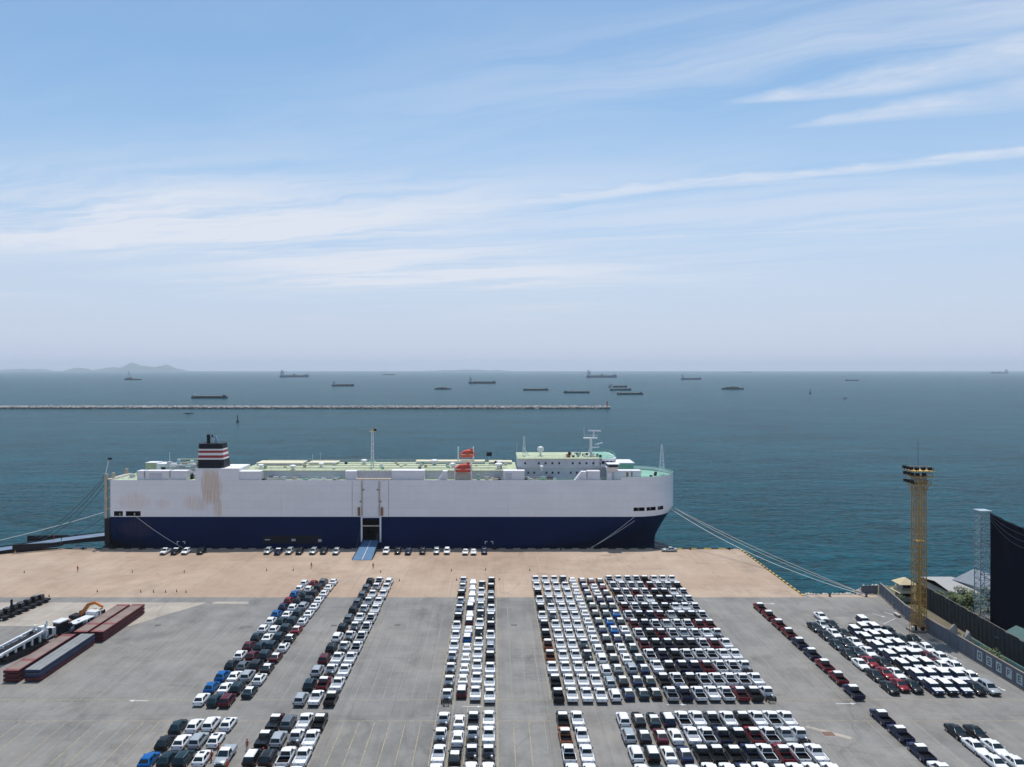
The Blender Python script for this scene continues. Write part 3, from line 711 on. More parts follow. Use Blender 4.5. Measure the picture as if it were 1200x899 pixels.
# white houses standing on the deck edge
def house(x0, x1, y0, y1, h, m='ship_white', louver=None, wedge=0.0, z=DECK):
    b = MB()
    b.hexa([(x0, y0, z - .3), (x1, y0, z - .3), (x1, y1, z - .3), (x0, y1, z - .3), (x0 + wedge, y0, z + h), (x1, y0, z + h), (x1, y1, z + h), (x0 + wedge, y1, z + h)], m)
    b.box(x0 + wedge - .08, x1 + .08, y0 - .08, y1 + .08, z + h + .002, z + h + .14, 'ship_white')
    o = b.build('deck_house', ship)
    if louver:
        for k in range(5):
            MB().box(louver[0], louver[1], y0 - .07, y0 - .003, z + .35 + k * .42, z + .62 + k * .42, 'ship_grey').build('louver', o, org=tuple(ship.location))
    return o
YH = SY + .45
for a in ((-121.0, -118.8, 2.9), (-118.2, -110.3, 2.9, (-116.9, -112.6)), (-109.6, -104.3, 2.9)):
    house(a[0], a[1], YH, YH + 3.2, a[2], louver=a[3] if len(a) > 3 else None)
house(-86.6, -79.4, YH, YH + 4.0, 2.7)
house(-50.6, -47.0, YH, YH + 3.2, 2.8)
house(-34.9, -23.9, YH, YH + 4.0, 3.0)
house(-19.6, -16.2, YH, YH + 2.6, 2.8, wedge=2.0)
house(2.9, 10.0, YH, YH + 4.0, 2.9, louver=(3.5, 5.8))
house(26.9, 30.9, YH, YH + 2.6, 2.6, wedge=2.3)
house(31.3, 35.5, YH, YH + 3.0, 2.8)
house(38.0, 39.6, YH, YH + 2.4, 2.4)
house(40.2, 49.6, YH + 1.2, YH + 5.0, 2.8)
MB().box(44.6, 45.3, YH + 1.13, YH + 1.195, 22.9, 25.0, 'rust').build('rust_streak', ship)
MB().box(46.3, 46.7, YH + 1.13, YH + 1.195, 23.4, 25.2, 'rust').build('rust_streak', ship)
MB().box(41, 48.6, SY + 10, SY + 20, DECK - .35, DECK + 4.4, 'deck_teal').box(40.7, 48.9, SY + 9.7, SY + 20.3, DECK + 4.402, DECK + 4.65, 'ship_white').build('bow_house', ship)
MB().box(51.4, 53.0, SY + 2.0, SY + 3.0, DECK - .33, DECK + .55, 'ship_dark').build('bow_winch', ship)
for x_, y_ in ((54.5, SY + 9), (57, SY + 14), (58, SY + 18), (53, SY + 22)):
    MB().lathe([(.5, DECK - .34), (.5, DECK + .3), (.7, DECK + .4)], x_, y_, 'ship_dark', 8).build('bow_bitt', ship)
# side door hoist platform
MB().box(-47, -35.1, SY + .3, SY + 4.6, DECK + .02, DECK + .25, 'ship_tan').build('hoist_platform', ship)
for k in range(10):
    MB().box(-46.8 + k * 1.2, -45.9 + k * 1.2, SY + 3.4, SY + 3.6, DECK + .252, DECK + 2.6, 'ship_grey').build('hoist_grille', ship)
# funnel with raised casing
MB().box(-101.2, -86.4, SY + .05, SY + 12.0, DECK - .36, 26.5, 'hull_white').build('funnel_casing', ship)
F0 = (-101.0, -91.9, SY + .9, SY + 8.4); F1 = (-100.9, -92.9, SY + 1.7, SY + 7.6)
zs = [26.5, 29.35, 29.9, 30.8, 31.6, 32.4, 32.95, 34.7]; ms = ['funnel_black', 'funnel_white', 'funnel_red', 'funnel_white', 'funnel_red', 'funnel_white', 'funnel_black']
fun = empty('funnel', (0, 0, 0)); fun.parent = ship
for i, mm in enumerate(ms):
    def ring(z):
        t_ = (z - 26.5) / (34.7 - 26.5); x0, x1, y0, y1 = [F0[q] + (F1[q] - F0[q]) * t_ for q in range(4)]; c_ = .7
        return [(x0 + c_, y0), (x1 - c_, y0), (x1, y0 + c_), (x1, y1 - c_), (x1 - c_, y1), (x0 + c_, y1), (x0, y1 - c_), (x0, y0 + c_)]
    MB().prism(ring(zs[i] + .001), zs[i] + .001, zs[i + 1], mm, ring(zs[i + 1])).build('funnel_band', fun, org=tuple(ship.location))
for x_, y_, r_, h_, mm in ((-98.2, SY + 4.2, .62, 3.0, 'funnel_black'), (-96.6, SY + 3.6, .35, 2.0, 'steel_silver'), (-96.0, SY + 5.4, .35, 2.3, 'steel_silver'), (-97.4, SY + 5.8, .3, 2.7, 'funnel_black'), (-95.2, SY + 4.4, .25, 1.6, 'steel_silver')):
    MB().tube([(x_, y_, 34.6), (x_, y_, 34.6 + h_ * .75), (x_ - .25, y_, 34.6 + h_)], r_, mm, 8).build('exhaust_pipe', fun, org=tuple(ship.location))
# after deck: houses, gear, framework
house(-125.6, -121.4, SY + 17, SY + 21.5, 3.7, 'deck_green')
house(-121.2, -118.0, SY + 16, SY + 22, 3.4, 'ship_white')
MB().box(-119.5, -101.5, SY + 16.0, SY + 30.0, DECK - .34, DECK + 2.3, 'ship_grey').box(-119.7, -101.4, SY + 15.8, SY + 30.2, DECK + 2.302, DECK + 2.42, 'deck_teal').build('engine_casing', ship)
MB().box(-118.5, -102, SY + 28.2, SY + 28.5, DECK + 3.6, DECK + 3.95, 'ship_cream').build('gantry_beam', ship)
for x_ in (-118, -112, -107, -102.4):
    MB().box(x_ - .15, x_ + .15, SY + 28.2, SY + 28.5, DECK + 2.43, DECK + 3.598, 'ship_cream').build('gantry_post', ship)
rn = random.Random(4)
for i in range(54):
    x_ = rn.uniform(-117, -102); y_ = SY + rn.uniform(4.5, 26); z_ = DECK + 2.43 if y_ > SY + 15.5 else DECK - .34
    w_ = rn.uniform(.4, 1.4)
    MB().box(x_ - w_, x_ + w_, y_ - .5, y_ + .5, z_, z_ + rn.uniform(.5, 1.9), rn.choice(('ship_grey', 'ship_white', 'ship_dark', 'ship_tan', 'deck_green'))).build('deck_gear', ship)
for i in range(12):
    x_ = rn.uniform(-128, -119); y_ = SY + rn.uniform(2, 15)
    MB().box(x_ - .6, x_ + .6, y_ - .4, y_ + .4, DECK - .34, DECK + rn.uniform(.1, 1.0), rn.choice(('ship_grey', 'ship_dark', 'deck_green'))).build('deck_gear', ship)
rail([(XS + .3, SY + .4), (-122, SY + .4), (-103, SY + .4)], DECK, 1.0, 'stern_rail', 'ship_white', 1.8)
# stern ramp towers, brackets
for x_, y_ in ((-131.9, SY + 1.5), (-130.9, SY + 4.2), (-131.9, SY + 16)):
    MB().box(x_ - .45, x_ + .45, y_ - .45, y_ + .45, 9.5, DECK + 1.9, 'ship_tan').build('ramp_tower', ship)
for z_ in (12.5, 16, 19.5, 22.4):
    MB().box(-131.8, -129.82, SY + 1.2, SY + 16.2, z_, z_ + .35, 'ship_tan').build('tower_brace', ship)
MB().box(-132.3, -130.6, SY + 1.0, SY + 12.5, .6, 9.4, 'ship_dark').build('stern_door_frame', ship)
MB().prism([(-136.2, SY + 3), (XS + .2, SY + .8), (XS + .2, SY + 25), (-136.2, SY + 23)], -2.7, .55, 'steel_dark', [(-132.5, SY + 3), (XS + .2, SY + .8), (XS + .2, SY + 25), (-132.5, SY + 23)]).build('stern_sponson', ship)
MB().tube([(-132.2, SY + 1.5, DECK + 1.8), (-131.4, SY + 2, DECK + 6.3), (-130.8, SY + 2, DECK + 6.6)], .13, 'ship_white', 6).build('stern_davit', ship)
MB().box(-131.5, -130.4, SY + 1.8, SY + 2.4, DECK + 6.6, DECK + 7.3, 'ship_dark').build('stern_lamp', ship)
# stern quarter ramp, let down to the quay
sr = empty('stern_ramp', (0, 0, 0)); sr.parent = ship
def ramp_seg(a, c, w0, w1, th, name):
    a, c = Vector(a), Vector(c); d_ = (c - a); d_.z = 0; d_.normalize(); s0 = Vector((-d_.y, d_.x, 0))
    dn = Vector((0, 0, -th))
    cs = [a - s0 * w0 + dn, c - s0 * w1 + dn * .5, c + s0 * w1 + dn * .5, a + s0 * w0 + dn]
    tp = [a - s0 * w0, c - s0 * w1, c + s0 * w1, a + s0 * w0]
    b = MB().hexa([cs[0], cs[3], cs[2], cs[1], tp[0], tp[3], tp[2], tp[1]], 'steel_dark')
    b.fm[1] = b.mi('ramp_steel')
    b.fm[1] = b.mats.index('ramp_steel')
    b.build(name, sr, org=tuple(ship.location))
    for s_ in (-1, 1):
        MB().obox(a + s0 * s_ * (w0 - .2) + Vector((0, 0, .15)), c + s0 * s_ * (w1 - .2) + Vector((0, 0, .15)), .3, .32, 'steel_dark').build('ramp_kerb', sr, org=tuple(ship.location))
ramp_seg((-131.5, 272.0, 2.9), (-147.0, 264.3, 2.1), 4.2, 4.2, 1.5, 'ramp_section')
ramp_seg((-147.2, 264.2, 2.1), (-158.5, 258.2, 1.0), 4.2, 4.0, 1.3, 'ramp_section')
ramp_seg((-158.7, 258.1, 1.0), (-171.5, 251.6, .22), 4.0, 4.6, .5, 'ramp_flap')
for p, q in (((-147.5, 269.4, 2.6), (-158.5, 264.0, 3.6)), ((-144.0, 259.4, 2.3), (-157.0, 253.4, 2.9))):
    b = MB(); a, c = Vector(p), Vector(q)
    b.add([a, a + Vector((0, .5, 0)), c + Vector((0, .5, 0)), c, c - Vector((0, 0, 2.0)), c + Vector((0, .5, -2.0)), a + Vector((0, 0, -1.0)), a + Vector((0, .5, -1.0))],
          [(0, 1, 2, 3), (6, 4, 5, 7), (0, 3, 4, 6), (1, 7, 5, 2), (3, 2, 5, 4), (0, 6, 7, 1)], 'steel_dark')
    b.build('ramp_wing', sr, org=tuple(ship.location))
def wire(a, c, sag, r, m, name, parent, n=14, org=None):
    a, c = Vector(a), Vector(c); pts = []
    for i in range(n + 1):
        t_ = i / n; p = a + (c - a) * t_; p.z -= sag * 4 * t_ * (1 - t_); pts.append(p)
    return MB().tube(pts, r, m, 5).build(name, parent, org=org)
for p, q, s_ in (((-132.2, SY + 1.5, DECK + 1.6), (-155, 262.8, 3.4), 2.2), ((-132.2, SY + 1.7, DECK + .8), (-153.6, 262.2, 3.2), 2.6), ((-132.2, SY + 2, 21.5), (-152, 261.5, 2.8), 2.6),
                 ((-132, SY + 3, 10.5), (-145, 267.5, 2.8), .3), ((-132, SY + 3, 8.0), (-139, 270, 3.0), .2)):
    wire(p, q, s_, .10, 'wire_teal', 'hoist_wire', sr, org=tuple(ship.location))
# superstructure and bridge
B0, B1 = 8.2, 37.5
sup = empty('superstructure', (0, 0, 0)); sup.parent = ship
so = tuple(ship.location)
MB().box(B0, B1 + 3.2, SY + 6.2, SY + 26, DECK - .36, 26.1, 'ship_grey').build('accommodation_tier', sup, org=so)
MB().box(B0 - .3, B1 + 2.5, SY + 5.9, SY + 26.3, 26.102, 26.3, 'ship_white').build('tier_ledge', sup, org=so)
MB().box(B0 - .3, B1 - 1, SY + 5.6, SY + 26.0, 26.302, 29.0, 'ship_grey').build('accommodation_tier', sup, org=so)
MB().box(B0 - .5, B1 - .8, SY + 5.4, SY + 26.2, 29.002, 29.2, 'deck_green').build('roof_deck', sup, org=so)
MB().box(B0 - .52, B1 - .9, SY + 5.3, SY + 5.4, 28.96, 29.26, 'ship_cream').build('roof_edge', sup, org=so)
for k in range(12):
    x_ = 10.4 + k * 2.35
    if k in (1, 6): continue
    MB().box(x_ - .32, x_ + .32, SY + 5.52, SY + 5.598, 27.25, 27.95, 'window_dark').build('window', sup, org=so)
for k in range(12):
    x_ = 9.4 + k * 2.1
    if k in (3, 7): continue
    MB().box(x_ - .32, x_ + .32, SY + 6.12, SY + 6.198, 23.9, 24.6, 'window_dark').build('window', sup, org=so)
br = MB(); pts = [(B1 - 1, SY + 5.0), (B1 + 3.2, SY + 5.0), (B1 + 4.4, SY + 8), (B1 + 4.9, SY + 16), (B1 + 4.4, SY + 24), (B1 + 3.2, SY + 27), (B1 - 1, SY + 27)]
br.prism(pts, 26.3, 27.35, 'ship_white'); br.build('bridge_base', sup, org=so)
inn = [(p[0] - (.25 if p[0] > B1 else -.1), p[1] + (.2 if p[1] < CY else -.2)) for p in pts]
MB().prism(inn, 27.352, 28.5, 'window_dark').build('bridge_glass', sup, org=so)
for i in range(len(pts)):
    p, q = pts[i], pts[(i + 1) % len(pts)]; L = math.hypot(q[0] - p[0], q[1] - p[1]); k = max(1, int(L / 1.3))
    for j in range(k):
        x_, y_ = p[0] + (q[0] - p[0]) * j / k, p[1] + (q[1] - p[1]) * j / k
        MB().box(x_ - .1, x_ + .1, y_ - .1, y_ + .1, 27.353, 28.498, 'ship_white').build('bridge_mullion', sup, org=so)
MB().prism([(p[0] + .25, p[1] + (-.3 if p[1] < CY else .3)) for p in pts], 28.502, 29.25, 'ship_white').build('bridge_roof', sup, org=so)
MB().prism([(p[0] - .4, p[1] + (.4 if p[1] < CY else -.4)) for p in pts], 29.252, 29.32, 'deck_teal').build('bridge_top', sup, org=so)
for s_, y0, y1 in ((0, SY - .4, SY + 5.0), (1, SY + 27.0, SY + 32.2)):                  # bridge wings over the sides
    b = MB()
    b.hexa([(B1 + .4, y0 + (1.2 if not s_ else 0), 25.2), (B1 + 3.0, y0 + (1.2 if not s_ else 0), 25.2), (B1 + 3.0, y1, 26.3), (B1 + .4, y1, 26.3), (B1 + .2, y0, 26.9), (B1 + 4.4, y0, 26.9), (B1 + 4.4, y1, 27.0), (B1 + .2, y1, 27.0)], 'ship_white')
    b.box(B1 + .9, B1 + 4.0, y0 + .3, y1 - .01, 26.95, 27.8, 'window_dark'); b.box(B1 + .5, B1 + 4.6, y0 - .1, y1 - .008, 27.802, 28.05, 'ship_white')
    b.build('bridge_wing', sup, org=so)
MB().box(B1 + 1.2, B1 + 2.4, SY + 1.0, SY + 1.4, DECK - .3, 25.4, 'ship_white').build('wing_strut', sup, org=so)
MB().box(B1 - 3.2, B1 - 1.5, SY + 4.9, SY + 5.59, 26.6, 28.8, 'ship_grey').build('stair_screen', sup, org=so)
rail([(x, SY + 5.7) for x in (8, 14, 20, 26, 32, 36)], 29.2, 1.0, 'roof_rail', 'ship_cream', 2.0)
rail([(p[0], p[1]) for p in pts], 29.3, 1.0, 'bridge_rail', 'deck_teal', 1.5)
for x_, y_ in ((16.2, SY + 14), ):
    MB().lathe([(.35, 29.2), (.35, 30.6), (1.0, 30.9), (1.2, 31.6), (.95, 32.3), (.3, 32.6)], x_, y_, 'ship_white', 12).build('radome', sup, org=so)
MB().lathe([(.3, 25.0), (.3, 26.0), (.65, 26.3), (.7, 26.7), (.3, 27.1)], 16, SY + 4.4, 'ship_white', 10).build('radome', sup, org=so)
MB().box(25.6, 26.4, SY + 9, SY + 9.8, 29.2, 31.2, 'steel_dark').box(24.9, 25.55, SY + 9, SY + 9.6, 29.2, 30.4, 'boat_red').build('signal_locker', sup, org=so)
MB().obox((12.0, SY + 14, 29.3), (10.2, SY + 14, 32.2), .25, .25, 'ship_white').build('antenna_arm', sup, org=so)
rn = random.Random(14)
for i in range(16):
    x_ = rn.uniform(26, 38); y_ = SY + rn.uniform(7, 22)
    MB().box(x_ - .4, x_ + .4, y_ - .3, y_ + .3, 29.21, 29.21 + rn.uniform(.4, 1.3), rn.choice(('ship_dark', 'ship_grey', 'ship_white', 'deck_teal'))).build('roof_gear', sup, org=so)
# masts
def lattice(b, x, y, z0, z1, w0, w1, step, r, m, cross=True):
    """square lattice of four legs with braces"""
    n_ = max(1, int((z1 - z0) / step)); pr = None
    for k in range(n_ + 1):
        t_ = k / n_; w_ = w0 + (w1 - w0) * t_; z = z0 + (z1 - z0) * t_
        c = [Vector((x + sx * w_, y + sy * w_, z)) for sx, sy in ((-1, -1), (1, -1), (1, 1), (-1, 1))]
        for i in range(4):
            b.obox(c[i], c[(i + 1) % 4], r, r, m)
            if pr is not None:
                b.obox(pr[i], c[i], r * 1.5, r * 1.5, m)
                if cross:
                    b.obox(pr[i] if k % 2 else pr[(i + 1) % 4], c[(i + 1) % 4] if k % 2 else c[i], r * .8, r * .8, m)
        pr = c
    return b
def mast(name, x, y, z0, z1, w0, w1, m, extra=None):
    b = lattice(MB(), x, y, z0, z1, w0, w1, 1.1, .075, m)
    if extra: extra(b)
    return b.build(name, ship)
mast('deck_mast', -43.4, SY + 13, GZ, 38.2, .5, .28, 'ship_white', lambda b: (b.box(-44.3, -42.3, SY + 12.7, SY + 13.3, 37.9, 38.1, 'ship_cream'), b.box(-42.9, -42.0, SY + 12.7, SY + 13.3, 38.12, 38.9, 'steel_dark'), b.box(-43.8, -43.0, SY + 12.7, SY + 13.2, 38.12, 38.7, 'kerb_yellow'), b.box(-44.6, -42.2, SY + 12, SY + 14, GZ + 2.0, GZ + 2.2, 'deck_teal')))
mast('antenna_mast', 10.4, SY + 14, 29.2, 36.2, .6, .15, 'ship_white')
mast('fore_mast', 59.8, CY, DECK, 33.0, .9, .18, 'ship_white')
mb = MB(); mx, my = 34.0, SY + 13
mb.obox((mx, my, 29.2), (mx, my, 35.4), .8, .8, 'ship_white'); mb.obox((mx - 1.2, my, 29.2), (mx - .2, my, 33), .18, .18, 'ship_white')
mb.build('radar_mast', ship)
MB().prism([(mx - 2.6, my - 1), (mx + 2.2, my - 1), (mx + 2.2, my + 1), (mx - 2.6, my + 1)], 35.4, 35.75, 'ship_white').build('mast_platform', ship)
b = MB(); b.obox((mx - 2.5, my - 1, 36.7), (mx + 2.2, my - 1, 36.7), .1, .1, 'ship_white')
for k in range(6): b.obox((mx - 2.5 + k * .94, my - 1, 35.75), (mx - 2.5 + k * .94, my - 1, 36.7), .09, .09, 'ship_white')
b.obox((mx - 2.4, my, 35.75), (mx - 2.4, my, 39.4), .12, .12, 'ship_white'); b.build('platform_rail', ship)
MB().obox((mx + 1.0, my, 35.75), (mx + 1.0, my, 38.0), .35, .35, 'ship_white').obox((mx - .9, my - .3, 38.3), (mx + 3.6, my + .5, 38.1), .5, .45, 'ship_white').build('radar_scanner', ship)
MB().obox((mx + .4, my, 32.3), (mx + 3.0, my, 32.3), .9, .25, 'ship_white').obox((mx + 1.2, my - .2, 33.3), (mx + 4.2, my + .6, 33.9), .35, .3, 'ship_white').obox((mx + 2.6, my, 32.4), (mx + 2.6, my, 33.5), .25, .25, 'ship_white').build('radar_scanner', ship)
MB().obox((-11.0 + 8.9, SY + 13, GZ), (-11.0 + 8.9, SY + 13, 29.4), .09, .09, 'ship_grey').box(-3.0, -1.1, SY + 12.9, SY + 13.1, 29.2, 30.6, 'steel_dark').build('signal_pole', ship)
for x_, y_, h_ in ((-119, SY + 22, 5), (-66, SY + 19, 4.5), (-63.4, SY + 20, 5), (7.6, SY + 7, 10)):
    MB().obox((x_, y_, DECK + 2), (x_, y_, DECK + 2 + h_), .08, .08, 'ship_white').build('whip_aerial', ship)
# lifeboat davits (the boats are things of their own)
for y0, z0 in ((SY + .6, DECK), (SY + 25.6, GZ - .3)):
    for x_ in (-13.6, -8.0):
        MB().box(x_ - .2, x_ + .2, y0, y0 + 1.2, z0, z0 + (6.3 if y0 > SY + 9 else 5.6), 'ship_white').box(x_ - .18, x_ + .18, y0 - .2, y0 + 3.2, z0 + 1.2, z0 + 1.5, 'ship_white').build('davit', ship)
MB().box(-13.3, -8.3, SY + .9, SY + 2.8, DECK - .3, DECK + 1.9, 'ship_tan').build('boat_cradle', ship)
MB().lathe([(.55, DECK - .3), (.55, DECK + 1.5)], -5.6, SY + 2.0, 'deck_teal', 10).build('deck_tank', ship)
def lifeboat(x, y, z, L, label):
    root = empty('lifeboat', (x, y, z), 0, label, 'lifeboat', 'lifeboats of the car carrier'); root.scale = (1.08, 1.1, 1.28)
    secs = [(-L / 2, .25, .5, 1.1), (-L * .42, .85, .1, 1.5), (-L * .2, 1.25, 0, 2.2), (L * .1, 1.3, 0, 2.4), (L * .35, 1.0, .1, 2.3), (L * .45, .7, .25, 1.7), (L / 2, .2, .7, 1.2)]
    b = MB(); rows = []
    for (xx, w_, zl, zt) in secs:
        rows.append([(xx, 0, zl), (xx, -w_ * .75, zl + .25), (xx, -w_, zl + .95), (xx, -w_ * .8, zt - .2), (xx, 0, zt), (xx, w_ * .8, zt - .2), (xx, w_, zl + .95), (xx, w_ * .75, zl + .25)])
    n = 8; vs = [p for r in rows for p in r]
    fs = [(i * n + j, i * n + (j + 1) % n, (i + 1) * n + (j + 1) % n, (i + 1) * n + j) for i in range(len(secs) - 1) for j in range(n)] + [tuple(range(n))[::-1], tuple((len(secs) - 1) * n + j for j in range(n))]
    b.add(vs, fs, 'boat_red', True); put('hull', b.mesh('hull'), root)
    put('conning_dome', MB().box(L * .2, L * .36, -.5, .5, 2.1, 2.75, 'boat_red').mesh('conning_dome'), root)
    g = MB()
    for s_ in (-1, 1): g.obox((-L * .45, s_ * 1.18, .98), (L * .44, s_ * 1.12, 1.02), .2, .14, 'rope_white')
    put('grab_line', g.mesh('grab_line'), root)
    for k in range(4):
        for s_ in (-1, 1): put('porthole', MB().box(-L * .25 + k * .9, -L * .25 + k * .9 + .35, -.04, .04, 0, .25, 'window_dark').mesh('porthole'), root, (0, s_ * 1.16, 1.35))
lifeboat(-10.8, SY + 1.8, DECK + 2.3, 5.6, 'orange red lifeboat hanging on the quay side of the white ship')
lifeboat(-10.2, SY + 26.4, GZ + 2.0, 5.2, 'orange red lifeboat on the seaward side of the white ship')
# mooring ropes
def rope(a, c, sag, r, m, label):
    o = wire(a, c, sag, r, m, 'mooring_rope', None, 24, org=tuple(a))
    tag(o, label, 'rope', 'mooring ropes of the car carrier')
rope((61.5, 272.5, 12.2), (97.8, 205.8, .6), 1.0, .075, 'rope_pale', 'uppermost of the pale bow ropes running to the seawall bollard')
rope((62.2, 273.5, 11.8), (98.1, 205.5, .6), 2.0, .075, 'rope_pale', 'middle one of the pale bow ropes running to the seawall bollard')
rope((61.0, 271.5, 11.5), (97.6, 205.2, .5), 2.8, .085, 'rope_white', 'lowest and whitest of the bow ropes running to the seawall bollard')
rope((49.5, 263.6, 12.0), (32.2, 259.4, .6), .5, .06, 'rope_white', 'thin spring line from the first bow port to the quay edge')
rope((52.5, 265.2, 12.0), (32.0, 259.4, .6), .5, .06, 'rope_white', 'thin spring line from the second bow port to the quay edge')
rope((-121.5, 262.9, 10.6), (-104, 259.4, .6), .5, .06, 'rope_white', 'thin spring line from the stern ports to the quay edge')
rope((-132.4, 266, 11.5), (-175, 257, 1.0), .6, .10, 'rope_white', 'thick white stern rope stretched above the stern ramp')

# ------------------------------------------------------------------ vehicles (front towards +Y in local space)
def loft(b, secs, m):
    """body shell from (y, z_top, z_bottom, half_width) stations"""
    rows = []
    for y, zt, zb, hw in secs:
        h = zt - zb
        r = [(hw * .88, zb), (hw * .98, zb + .22 * h), (hw, zb + .55 * h), (hw * .965, zb + .86 * h), (hw * .86, zt)]
        rows.append([(-q[0], y, q[1]) for q in r] + [(0, y, zt + .035)] + [(q[0], y, q[1]) for q in r[::-1]])
    n = 11; k = len(rows); vs = [p for r in rows for p in r]
    fs = [(i * n + j, (i + 1) * n + j, (i + 1) * n + (j + 1) % n, i * n + (j + 1) % n) for i in range(k - 1) for j in range(n)]
    fs += [tuple(range(n)), tuple((k - 1) * n + j for j in range(n))[::-1]]
    return b.add(vs, fs, m, True)
def face_panel(b, q, m, u0=.06, u1=.94, v0=.08, v1=.92, off=.014):
    """thin pane on the quad q (bl, br, tr, tl seen from outside)"""
    q = [Vector(p) for p in q]; nrm = (q[1] - q[0]).cross(q[3] - q[0]).normalized()
    P = lambda u, v: (q[0] * (1 - u) + q[1] * u) * (1 - v) + (q[3] * (1 - u) + q[2] * u) * v
    lo = [P(u, v) - nrm * .01 for u, v in ((u0, v0), (u1, v0), (u1, v1), (u0, v1))]
    hi = [p + nrm * (off + .01) for p in lo]
    return b.add(lo + hi, [(4, 5, 6, 7), (0, 1, 5, 4), (1, 2, 6, 5), (2, 3, 7, 6), (3, 0, 4, 7)], m)
SPEC = {
  'pickup': dict(L=5.25, secs=[(-.62, 1.07, .38, .90), (0, 1.08, .36, .925), (1.2, 1.11, .36, .925), (1.75, 1.10, .38, .92), (2.3, 1.04, .42, .89), (2.55, .95, .46, .82), (2.63, .80, .5, .74)],
                 gh=(-.62, 1.32, .86, -.46, .52, .69, 1.07, 1.76), wheels=(1.62, -1.55, .80, .39)),
  'suv': dict(L=4.65, secs=[(-2.32, .86, .46, .78), (-2.24, 1.04, .38, .88), (-1.2, 1.06, .34, .92), (.2, 1.04, .34, .92), (1.1, 1.05, .34, .915), (1.7, 1.02, .36, .90), (2.1, .94, .42, .85), (2.33, .74, .5, .72)],
              gh=(-2.18, 1.10, .85, -1.90, .34, .68, 1.03, 1.66), wheels=(1.40, -1.36, .79, .36)),
  'offroad': dict(L=4.7, secs=[(-2.34, .92, .50, .82), (-2.26, 1.10, .42, .90), (-1.2, 1.12, .38, .93), (.2, 1.12, .38, .93), (.75, 1.12, .38, .925), (1.5, 1.10, .40, .92), (2.2, 1.02, .44, .88), (2.36, .80, .52, .78)],
              gh=(-2.2, .80, .86, -2.05, .42, .72, 1.11, 1.74), wheels=(1.46, -1.40, .80, .38)),
  'sedan': dict(L=4.75, secs=[(-2.38, .74, .46, .74), (-2.28, .97, .34, .86), (-1.6, 1.0, .26, .91), (-.2, .93, .24, .91), (1.0, .94, .24, .905), (1.7, .88, .26, .88), (2.15, .76, .32, .82), (2.38, .56, .40, .66)],
                gh=(-1.75, 1.02, .83, -.92, .16, .62, .92, 1.40), wheels=(1.42, -1.36, .79, .34)),
  'hatch': dict(L=4.35, secs=[(-2.18, .80, .44, .74), (-2.08, .98, .34, .86), (-1.2, .99, .27, .90), (.1, .95, .26, .90), (.95, .97, .26, .895), (1.55, .92, .28, .87), (1.95, .80, .34, .80), (2.17, .60, .42, .66)],
                gh=(-2.0, 1.0, .83, -1.40, .20, .64, .95, 1.46), wheels=(1.30, -1.26, .78, .34)),
}
PARTS_CACHE = {}
def rounded(b, c, m, off):
    """hexahedron with its upright and top edges rounded over"""
    bm = bmesh.new(); vs = [bm.verts.new(p) for p in c]
    for f in ((3, 2, 1, 0), (4, 5, 6, 7), (0, 1, 5, 4), (1, 2, 6, 5), (2, 3, 7, 6), (3, 0, 4, 7)): bm.faces.new([vs[i] for i in f])
    zb = max(p[2] for p in c[:4]) + .01
    es = [e for e in bm.edges if max(v.co.z for v in e.verts) > zb]
    bmesh.ops.bevel(bm, geom=es, offset=off, segments=2, affect='EDGES', profile=.5)
    bm.verts.index_update()
    b.add([tuple(v.co) for v in bm.verts], [tuple(v.index for v in f.verts) for f in bm.faces], m, True)
    bm.free()
